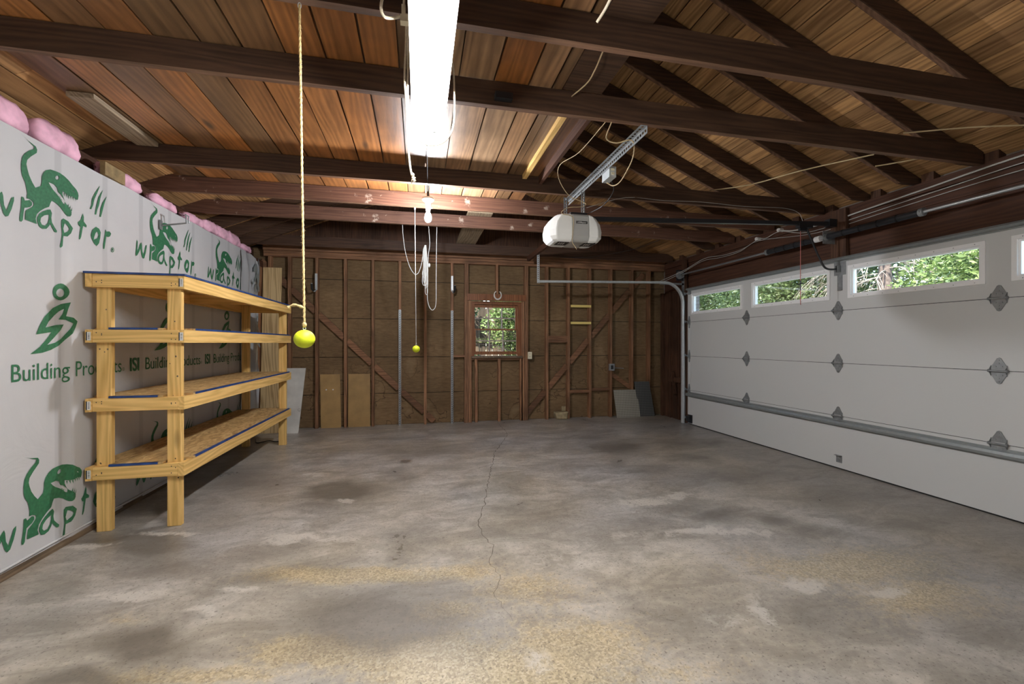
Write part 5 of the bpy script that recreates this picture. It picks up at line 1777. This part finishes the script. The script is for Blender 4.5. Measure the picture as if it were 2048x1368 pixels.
bm = NB(); box(bm, 1.395, 1.45, 2.97, 3.10, 2.52, 2.60)
t = single('outlet_box', bm, 'galv', 'small metal outlet box on the perforated angle above the door opener', 'electrical box', bevel=0.004)
bm = NB()
for zz in (2.545, 2.575):
    box(bm, 1.41, 1.435, 2.966, 2.9695, zz - 0.009, zz + 0.009)
put('socket', bm, 'ivory', t)

def cable(name, pts, r, mat, lab, n=5, cat='cable'):
    bm = NB()
    tube(bm, pts, r, 6, n)
    return single(name, bm, mat, lab, cat, smooth=True)
cable('power_cable', [(1.15, 2.42, 2.622), (1.20, 2.60, 2.615), (1.28, 2.62, 2.60), (1.36, 2.58, 2.61), (1.41, 2.62, 2.59), (1.46, 2.75, 2.55), (1.48, 2.95, 2.49), (1.47, 3.06, 2.49), (1.43, 3.09, 2.52)], 0.004, 'cable_tan',
      'tan cable looping from the second joist into the metal outlet box')
cable('opener_cable', [(1.45, 3.05, 2.525), (1.50, 3.12, 2.47), (1.50, 3.3, 2.42), (1.45, 3.45, 2.40), (1.40, 3.50, 2.395), (1.38, 3.53, 2.388)], 0.0035, 'black', 'black cable drooping from the outlet box to the opener motor')
cable('bell_wire', [(1.11, 2.42, 2.618), (1.09, 2.8, 2.60), (1.05, 3.1, 2.63), (1.11, 3.3, 2.60), (1.25, 3.45, 2.53), (1.37, 3.46, 2.49), (1.40, 3.44, 2.46), (1.34, 3.42, 2.43), (1.25, 3.42, 2.42), (1.20, 3.42, 2.40), (1.17, 3.41, 2.36), (1.265, 3.395, 2.33), (1.262, 3.392, 2.20), (1.265, 3.41, 2.125), (1.29, 3.40, 2.08), (1.30, 3.40, 2.06)], 0.0027, 'cable_tan',
      'thin tan wire hanging over the front of the opener motor and dangling below it')
cable('attic_cable', [(0.90, 1.856, 2.70), (0.913, 2.0, 2.755), (0.925, 2.14, 2.742), (0.935, 2.28, 2.752), (0.885, 2.398, 2.735)], 0.004, 'cable_tan', 'tan cable stapled to the wide dark loft plank between the two nearest joists')
cable('attic_cable', [(0.74, 1.30, 2.62), (0.735, 1.50, 2.625), (0.735, 1.60, 2.62), (0.72, 1.65, 2.60)], 0.006, 'cotton', 'cut pale cable end dangling right of the fluorescent light at the top edge', 4)
cable('header_cable', [(4.17, YF, 2.60), (4.17, 1.2, 2.605), (4.175, 2.2, 2.60), (4.18, 2.75, 2.575), (4.185, 3.3, 2.55), (4.17, 3.62, 2.53), (4.15, 4.0, 2.54), (4.14, 4.25, 2.60)], 0.0075, 'cable', 'thick grey cable stapled along the door header, topmost of the three')
cable('header_cable', [(4.185, YF, 2.55), (4.185, 1.8, 2.555), (4.19, 2.6, 2.535), (4.19, 3.4, 2.50), (4.175, 3.9, 2.49), (4.17, 4.25, 2.59), (4.165, 4.45, 2.56), (4.165, 4.58, 2.575), (4.17, 4.85, 2.51), (4.16, 5.2, 2.50), (4.12, 5.55, 2.52), (4.02, 5.9, 2.40), (3.85, 6.3, 2.28)], 0.004, 'cable', 'pale wire along the door header that drops to the far track corner')
cable('header_cable', [(4.19, YF, 2.50), (4.19, 2.0, 2.505), (4.19, 3.0, 2.48), (4.19, 3.8, 2.46), (4.18, 4.58, 2.56), (4.175, 4.9, 2.49), (4.165, 5.25, 2.48), (4.12, 5.6, 2.49), (4.02, 5.95, 2.37), (3.88, 6.3, 2.26)], 0.0035, 'cable', 'thin wire hanging just below the other two along the door header')
for yy, zz, lab in ((4.245, 2.605, 'white round insulator knob under the end of the opener rail'), (4.581, 2.580, 'white round insulator knob further left along the header wires')):
    bm = NB()
    cyl(bm, (4.140, yy, zz), (4.197, yy, zz), 0.022, 16); cyl(bm, (4.130, yy, zz), (4.141, yy, zz), 0.016, 16)
    single('insulator_knob', bm, 'porcelain', lab, 'insulator', 'insulator knobs on the header', bevel=0.002)
cable('string_line', [(3.70, 2.405, 2.652), (3.62, 2.55, 2.66), (3.52, 2.68, 2.668)], 0.005, 'cable_tan', 'thin pale line stretched between the second joist and a rafter at right', 0)
cable('string_line', [(3.93, 1.86, 2.634), (3.60, 2.10, 2.70), (3.40, 2.395, 2.78)], 0.005, 'cable_tan', 'pale line running from the nearest joist towards the second joist at far right', 3)
cable('string_line', [(3.20, 2.445, 2.63), (3.05, 2.9, 2.68), (2.92, 3.3, 2.70), (2.80, 3.69, 2.775)], 0.005, 'cable_tan', 'pale line slanting from the second joist down to the third joist', 3)
cable('slack_wire', [(1.45, 3.55, 2.47), (1.9, 3.692, 2.64), (2.3, 3.692, 2.64), (2.7, 3.692, 2.655), (3.2, 3.692, 2.645), (3.65, 3.692, 2.66), (3.85, 3.69, 2.62), (3.90, 3.68, 2.50)], 0.0022, 'cable', 'thin slack wire running along the front of the third joist to the opener rail', 4)
cable('rear_wire', [(2.2, 6.44, 2.63), (2.6, 6.3, 2.62), (2.95, 5.6, 2.60), (3.1, 5.07, 2.63)], 0.003, 'black', 'dark wire sagging between the two rear joists above the track', 4)

# ------------------------------------------------------------------ things on and against the back wall
def leaning(name, x0, x1, zb, zt, yb, yt, th, mat, lab, cat, group=None, dx=0.0, dxr=None):
    """sheet leaning against the wall: foot at yb, head at yt"""
    bm = NB()
    dxr = dx if dxr is None else dxr
    v = []
    for y_off in (0, th):
        v += [bm.verts.new((x0, yb + y_off, zb)), bm.verts.new((x1, yb + y_off, zb)), bm.verts.new((x1 + dxr, yt + y_off, zt)), bm.verts.new((x0 + dx, yt + y_off, zt))]
    for q in ((0, 1, 2, 3), (7, 6, 5, 4), (0, 4, 5, 1), (1, 5, 6, 2), (2, 6, 7, 3), (3, 7, 4, 0)):
        bm.faces.new([v[i] for i in q])
    return single(name, bm, mat, lab, cat, group, bevel=0.0015)
leaning('pine_plank', -2.185, -1.945, 0.0, 2.36, 6.60, 6.745, 0.03, 'plank', 'tall pale pine plank standing upright in the back left corner behind the shelving', 'plank')
wp = leaning('white_panel', -1.88, -1.665, 0.0, 0.905, 6.52, 6.745, 0.014, 'whitepanel', 'scuffed white board leaning behind the far end of the shelving', 'board', dx=-0.01, dxr=0.045)
bm = NB(); tube(bm, [(-1.668 + 0.018 * math.cos(k * math.pi / 8), 6.583, 0.32 + 0.018 * math.sin(k * math.pi / 8)) for k in range(17)], 0.002, 5)
put('finger_hole', bm, 'galv_dull', wp)
hb = leaning('hardboard_sheet', -1.430, -1.145, 0.0, 0.80, 6.815, 6.868, 0.006, 'hardboard', 'tan hardboard sheet with two small pale marks, left one of the pair between the studs', 'board', 'hardboard sheets between the studs', dx=-0.02, dxr=-0.025)
for xx in (-1.36, -1.265):
    bm = NB()
    cyl(bm, (xx, 6.847, 0.57), (xx, 6.851, 0.57), 0.010, 10)
    put('pale_mark', bm, 'sticker', hb)
leaning('hardboard_sheet', -1.045, -0.725, 0.0, 0.80, 6.815, 6.868, 0.006, 'hardboard', 'tan hardboard sheet right of its twin, between the studs under the diagonal brace', 'board', 'hardboard sheets between the studs', dx=-0.005, dxr=-0.01)
leaning('tread_plate', 3.295, 3.735, 0.0, 0.465, 6.72, 6.782, 0.004, 'tread', 'light square tread plate sheet leaning on the back wall', 'metal plate', 'tread plates', dx=-0.035)
leaning('tread_plate', 3.735, 4.02, 0.0, 0.60, 6.735, 6.785, 0.004, 'tread_dark', 'dark narrow tread plate sheet leaning in the corner beside the lighter one', 'metal plate', 'tread plates', dx=-0.085)
for xx, lab in ((-0.288, 'perforated grey slotted angle fixed upright to a stud, left of the small yellow ball'), (0.512, 'perforated grey slotted angle fixed upright to the stud left of the window')):
    bm = NB()
    box(bm, xx - 0.019, xx + 0.019, YB - 0.004, YB - 0.0015, 0.0, 1.785)
    t = single('slotted_angle', bm, 'galv_dull', lab, 'slotted angle', 'slotted angles on the back wall')
    bm = NB()
    for k in range(52):
        box(bm, xx - 0.005, xx + 0.005, YB - 0.0048, YB - 0.004, 0.02 + k * 0.034, 0.042 + k * 0.034)
    tag(put('slot_row', bm, 'black', t), kind='stuff')
    bm = NB()
    for k in range(52):
        box(bm, xx + 0.011, xx + 0.016, YB - 0.0045, YB - 0.004, 0.005 + k * 0.034, 0.014 + k * 0.034)
    tag(put('hole_row', bm, 'black', t), kind='stuff')
for xx, zz, s, lab in ((-1.487, 2.16, -1, 'metal storage hook on the stud behind the jute rope'), (0.512, 2.19, 1, 'metal storage hook on the stud left of the window')):
    bm = NB()
    box(bm, xx - 0.016, xx + 0.016, YB - 0.022, YB - 0.001, zz - 0.10, zz + 0.14)
    t = single('wall_hook', bm, 'galv', lab, 'hook', 'storage hooks on the back wall', bevel=0.005)
    bm = NB()
    tube(bm, [(xx, YB - 0.015, zz - 0.09), (xx + s * 0.01, YB - 0.07, zz - 0.13), (xx + s * 0.03, YB - 0.13, zz - 0.10), (xx + s * 0.035, YB - 0.135, zz - 0.02)], 0.012, 8, 4)
    put('hook_arm', bm, 'galv', t, smooth=True)
    bm = NB()
    tube(bm, [(xx + s * 0.02, YB - 0.10, zz - 0.125), (xx + s * 0.03, YB - 0.13, zz - 0.10), (xx + s * 0.035, YB - 0.135, zz - 0.03)], 0.015, 8, 4)
    put('rubber_sleeve', bm, 'rubber', t, smooth=True)
for zz, lab in ((1.893, 'upper yellow stick nailed level between two studs right of the window'), (1.610, 'lower yellow stick with a knot nailed level between two studs right of the window')):
    bm = NB(); box(bm, 2.492, 2.852, YB - 0.022, YB - 0.001, zz - 0.02, zz + 0.02)
    single('yellow_stick', bm, 'yellowstick', lab, 'stick', 'yellow sticks between the studs', bevel=0.003)
# horseshoe
bm = NB()
pts = []
for k in range(17):
    a = R(-62) - (R(360 - 56)) * k / 16 + R(0)
    a = R(62) - R(304) * k / 16
    pts.append((1.243 + 0.058 * math.cos(a), YB - 0.02, 2.045 + 0.068 * math.sin(a)))
tube(bm, pts, lambda f: 0.0085 + 0.004 * math.sin(f * math.pi), 8, 3)
single('horseshoe', bm, 'horseshoe', 'white painted horseshoe nailed over the back window', 'horseshoe', smooth=True)
# outlet and switch box
bm = NB(); box(bm, 1.745, 1.812, YB - 0.030, YB - 0.002, 1.01, 1.125)
t = single('wall_outlet', bm, 'ivory', 'ivory power outlet on the stud right of the back window', 'outlet', bevel=0.004)
bm = NB()
for zz in (1.045, 1.09):
    for xx in (1.768, 1.782):
        box(bm, xx, xx + 0.004, YB - 0.0308, YB - 0.0298, zz, zz + 0.014)
    cyl(bm, (1.777, YB - 0.0308, zz - 0.008), (1.777, YB - 0.0298, zz - 0.008), 0.003, 8)
put('socket', bm, 'black', t)
bm = NB(); box(bm, 3.178, 3.270, YB - 0.045, YB - 0.002, 0.80, 0.915)
t = single('junction_box', bm, 'galv_dull', 'grey metal junction box low on the back wall above the tread plates', 'electrical box', bevel=0.005)
bm = NB(); box(bm, 3.20, 3.247, YB - 0.047, YB - 0.044, 0.825, 0.89)
put('socket', bm, 'steel_dark', t)
bm = NB(); tube(bm, [(3.27, YB - 0.02, 0.845), (3.45, YB - 0.02, 0.835)], 0.006, 8)
put('conduit_stub', bm, 'galv_dull', t)
bm = NB()
box(bm, 2.225, 2.435, YB - 0.04, YB + 0.07, 0.0, 0.115)
bmesh.ops.subdivide_edges(bm, edges=bm.edges[:], cuts=5, use_grid_fill=True)
for v in bm.verts:
    v.co += noise.noise_vector(v.co * 9) * 0.022
    v.co.z = max(0, v.co.z)
single('foam_scrap', bm, 'fallen', 'pale crumbling block on the floor at the back wall between two studs', 'scrap', smooth=True)
bm = NB(); box(bm, 2.36, 2.43, YB + 0.073, YB + 0.080, 0.12, 0.20)
single('wall_patch', bm, 'fallen', 'small pale patch on the sheathing above the crumbling block', 'patch')
cable('floor_cord', [(-2.1, 6.2, 0.010), (-2.0, 5.95, 0.010), (-1.9, 6.05, 0.010), (-1.78, 5.98, 0.010), (-1.72, 6.1, 0.010), (-1.85, 6.3, 0.010)], 0.006, 'black', 'black cord lying on the floor behind the far legs of the shelving', 5, 'cord')
bm = NB(); box(bm, 0.42, 0.52, 2.36, 2.401, 2.655, 2.690)
single('ballast_clip', bm, 'black', 'small black clip under the loft boards behind the second joist', 'clip', bevel=0.003)
# ------------------------------------------------------------------ outdoors
bm = NB(); box(bm, -20, 45, -25, 45, -0.35, -0.16)
tag(put('ground', bm, 'ground'), kind='structure')

def leaf_cloud(name, lobes, n, size, seed, mat, parent):
    rnd = random.Random(seed)
    bm = NB()
    lay = tone_layer(bm)
    tot = sum(l[3] * l[4] * l[5] for l in lobes)
    for cx, cy, cz, rx, ry, rz in lobes:
        k = int(n * rx * ry * rz / tot)
        for _ in range(k):
            d = Vector((rnd.gauss(0, 1), rnd.gauss(0, 1), rnd.gauss(0, 1))).normalized()
            rad = rnd.random() ** 0.4
            p = Vector((cx + d.x * rx * rad, cy + d.y * ry * rad, cz + d.z * rz * rad))
            p += noise.noise_vector(p * 1.3) * 0.25
            if p.z < -0.1:
                continue
            s = size * rnd.uniform(0.6, 1.4)
            a = Vector((rnd.gauss(0, 1), rnd.gauss(0, 1), rnd.gauss(0, .6))).normalized()
            b = a.cross(Vector((rnd.gauss(0, 1), rnd.gauss(0, 1), rnd.gauss(0, 1)))).normalized()
            f = bm.faces.new([bm.verts.new(p + q) for q in (a * s, b * s * 0.45, -a * s, -b * s * 0.45)])
            f[lay] = min(1, max(0, 0.5 + 0.45 * noise.noise(p * 1.1) + rnd.uniform(-.25, .25)))
    return put(name, bm, mat, parent)

def tree(name, loc, lobes, n, size, mat, lab, cat, seed, trunk=None, group=None):
    t = empty(name, loc, lab, cat, group)
    x, y, z = loc
    leaf_cloud('foliage', [(x + l[0], y + l[1], l[2], l[3], l[4], l[5]) for l in lobes], n, size, seed, mat, t)
    bm = NB()
    rnd = random.Random(seed)
    top = max(l[2] for l in lobes)
    tr = trunk or 0.06
    tube(bm, [(x, y, -0.16), (x + 0.05, y - 0.04, top * 0.4), (x, y + 0.05, top)], lambda f: tr * (1 - 0.6 * f), 10, 5)
    for k in range(8):
        a = rnd.random() * 6.28
        zz = top * rnd.uniform(0.3, 0.8)
        L = rnd.uniform(0.6, 1.4)
        tube(bm, [(x, y, zz), (x + L * .5 * math.cos(a), y + L * .5 * math.sin(a), zz + 0.25), (x + L * math.cos(a), y + L * math.sin(a), zz + 0.3)], lambda f: tr * 0.35 * (1 - 0.7 * f), 6, 4)
    put('trunk', bm, 'bark', t, smooth=True)
    return t
G = 'shrubs and trees beyond the garage door'
tree('shrub', (9.2, 12.6, -0.16), [(0, 0, 1.6, 1.9, 1.6, 1.9), (0.5, 1.5, 2.6, 1.5, 1.5, 1.5)], 24000, 0.048, 'leaf', 'dense green shrub seen through the first door window from the left', 'shrub', 21, group=G)
tree('shrub', (9.0, 9.2, -0.16), [(0, 0, 1.5, 1.5, 1.7, 1.9), (0.6, -0.6, 2.7, 1.5, 1.6, 1.4)], 24000, 0.048, 'leaf', 'bushy green shrub seen through the second door window from the left', 'shrub', 22, group=G)
tree('shrub', (8.6, 4.75, -0.16), [(0, 0, 1.7, 1.3, 1.3, 1.4), (0.6, -0.4, 2.6, 1.2, 1.1, 1.0)], 20000, 0.042, 'leaf_pale', 'yellow green shrub at the right side of the third door window', 'shrub', 23, group=G)
tree('shrub', (7.6, 2.6, -0.16), [(0, 0, 1.6, 1.2, 1.4, 1.9), (0.3, 0.4, 2.9, 1.0, 1.2, 1.2)], 18000, 0.040, 'leaf_pale', 'leafy shrub seen at the edge of the rightmost door window', 'shrub', 24, group=G)
tree('tree', (18, 19, -0.16), [(0, 0, 4.0, 4, 5, 4.5), (-1, 3, 6, 3, 3, 3)], 22000, 0.13, 'leaf_dark', 'large dark tree far behind the leftmost door windows', 'tree', 25, 0.2, group=G)
tree('tree', (19, 9.5, -0.16), [(0, 0, 3.5, 4, 4.5, 4), (0, 1, 6.0, 3, 3, 2.5)], 22000, 0.13, 'leaf', 'large green tree far behind the third door window', 'tree', 26, 0.2, group=G)
tree('tree', (18, 1, -0.16), [(0, 0, 3.0, 3.5, 4, 3.4)], 16000, 0.13, 'leaf', 'large green tree far beyond the right end of the garage door', 'tree', 27, 0.2, group=G)
# conifer trunk with bare lower branches
def conifer():
    x, y = 9.1, 6.72
    t = empty('conifer_tree', (x, y, -0.16), 'rough barked conifer trunk with bare pale twigs outside the third door window', 'tree')
    bm = NB()
    tube(bm, [(x, y, -0.16), (x + 0.01, y, 1.5), (x - 0.01, y + 0.02, 3.2), (x, y, 6.5)], lambda f: 0.135 - 0.05 * f, 14, 10, jitter=0.05)
    put('trunk', bm, 'bark', t, smooth=True)
    bm = NB()
    rnd = random.Random(9)
    for k in range(34):
        z0 = rnd.uniform(2.1, 3.3)
        a = rnd.uniform(0, 6.28)
        L = rnd.uniform(0.8, 1.9)
        p = Vector((x, y, z0))
        d = Vector((math.cos(a), math.sin(a), rnd.uniform(0.0, 0.25)))
        pts = [p]
        for s in range(6):
            d = (d + Vector((rnd.uniform(-.2, .2), rnd.uniform(-.2, .2), -0.16))).normalized()
            p = p + d * L / 6
            pts.append(p.copy())
            if s > 0:
                for _ in range(2):
                    e = (d + Vector((rnd.uniform(-.8, .8), rnd.uniform(-.8, .8), rnd.uniform(-.8, .1)))).normalized() * rnd.uniform(0.15, 0.45)
                    tube(bm, [p, p + e * 0.5 + Vector((0, 0, -0.02)), p + e + Vector((0, 0, -0.08))], lambda f: 0.006 * (1 - 0.6 * f), 4)
        tube(bm, pts, lambda f: 0.013 * (1 - 0.6 * f), 5)
    put('bare_branch', bm, 'twig', t)
    leaf_cloud('foliage', [(x, y, 5.2, 1.9, 1.9, 1.7)], 5000, 0.08, 31, 'leaf_dark', t)
conifer()
# fence and ivy behind the back window
t = empty('wooden_fence', (1.8, 9.3, -0.16), 'weathered wooden fence with mossy rails outside the back window', 'fence')
bm = NB()
rnd = random.Random(4)
x = -2.5
while x < 6.0:
    w = rnd.uniform(0.13, 0.16)
    box(bm, x, x + w - 0.008, 9.30, 9.32, -0.16, 2.05 + rnd.uniform(-.02, .02), tone=rnd.random())
    x += w
put('fence_boards', bm, 'fence', t)
for zz in (0.35, 1.28):
    bm = NB(); box(bm, -2.5, 6.0, 9.255, 9.298, zz, zz + 0.10)
    put('fence_rail', bm, 'moss', t, bevel=0.006)
tree('ivy_shrub', (2.15, 8.85, -0.16), [(0, 0, 1.95, 0.62, 0.30, 0.75), (-0.35, 0, 1.55, 0.40, 0.25, 0.42), (0.2, 0.05, 1.0, 0.55, 0.3, 0.5)], 5200, 0.040, 'leaf_pale', 'sunlit leafy shrub in front of the fence, right half of the back window', 'shrub', 41, 0.02)
tree('ivy_shrub', (0.92, 9.05, -0.16), [(0.0, 0.05, 2.0, 0.30, 0.18, 0.30), (-0.15, 0.05, 1.6, 0.16, 0.14, 0.5), (0.1, 0, 0.7, 0.25, 0.2, 0.35)], 1200, 0.036, 'leaf_dark', 'dark ivy on the fence at the left edge of the back window', 'shrub', 42, 0.015)
tree('tree', (2.0, 14.5, -0.16), [(0, 0, 3.6, 4.0, 2.0, 2.6)], 6000, 0.17, 'leaf', 'green tree rising beyond the fence outside the back window', 'tree', 43, 0.15)
bm = None
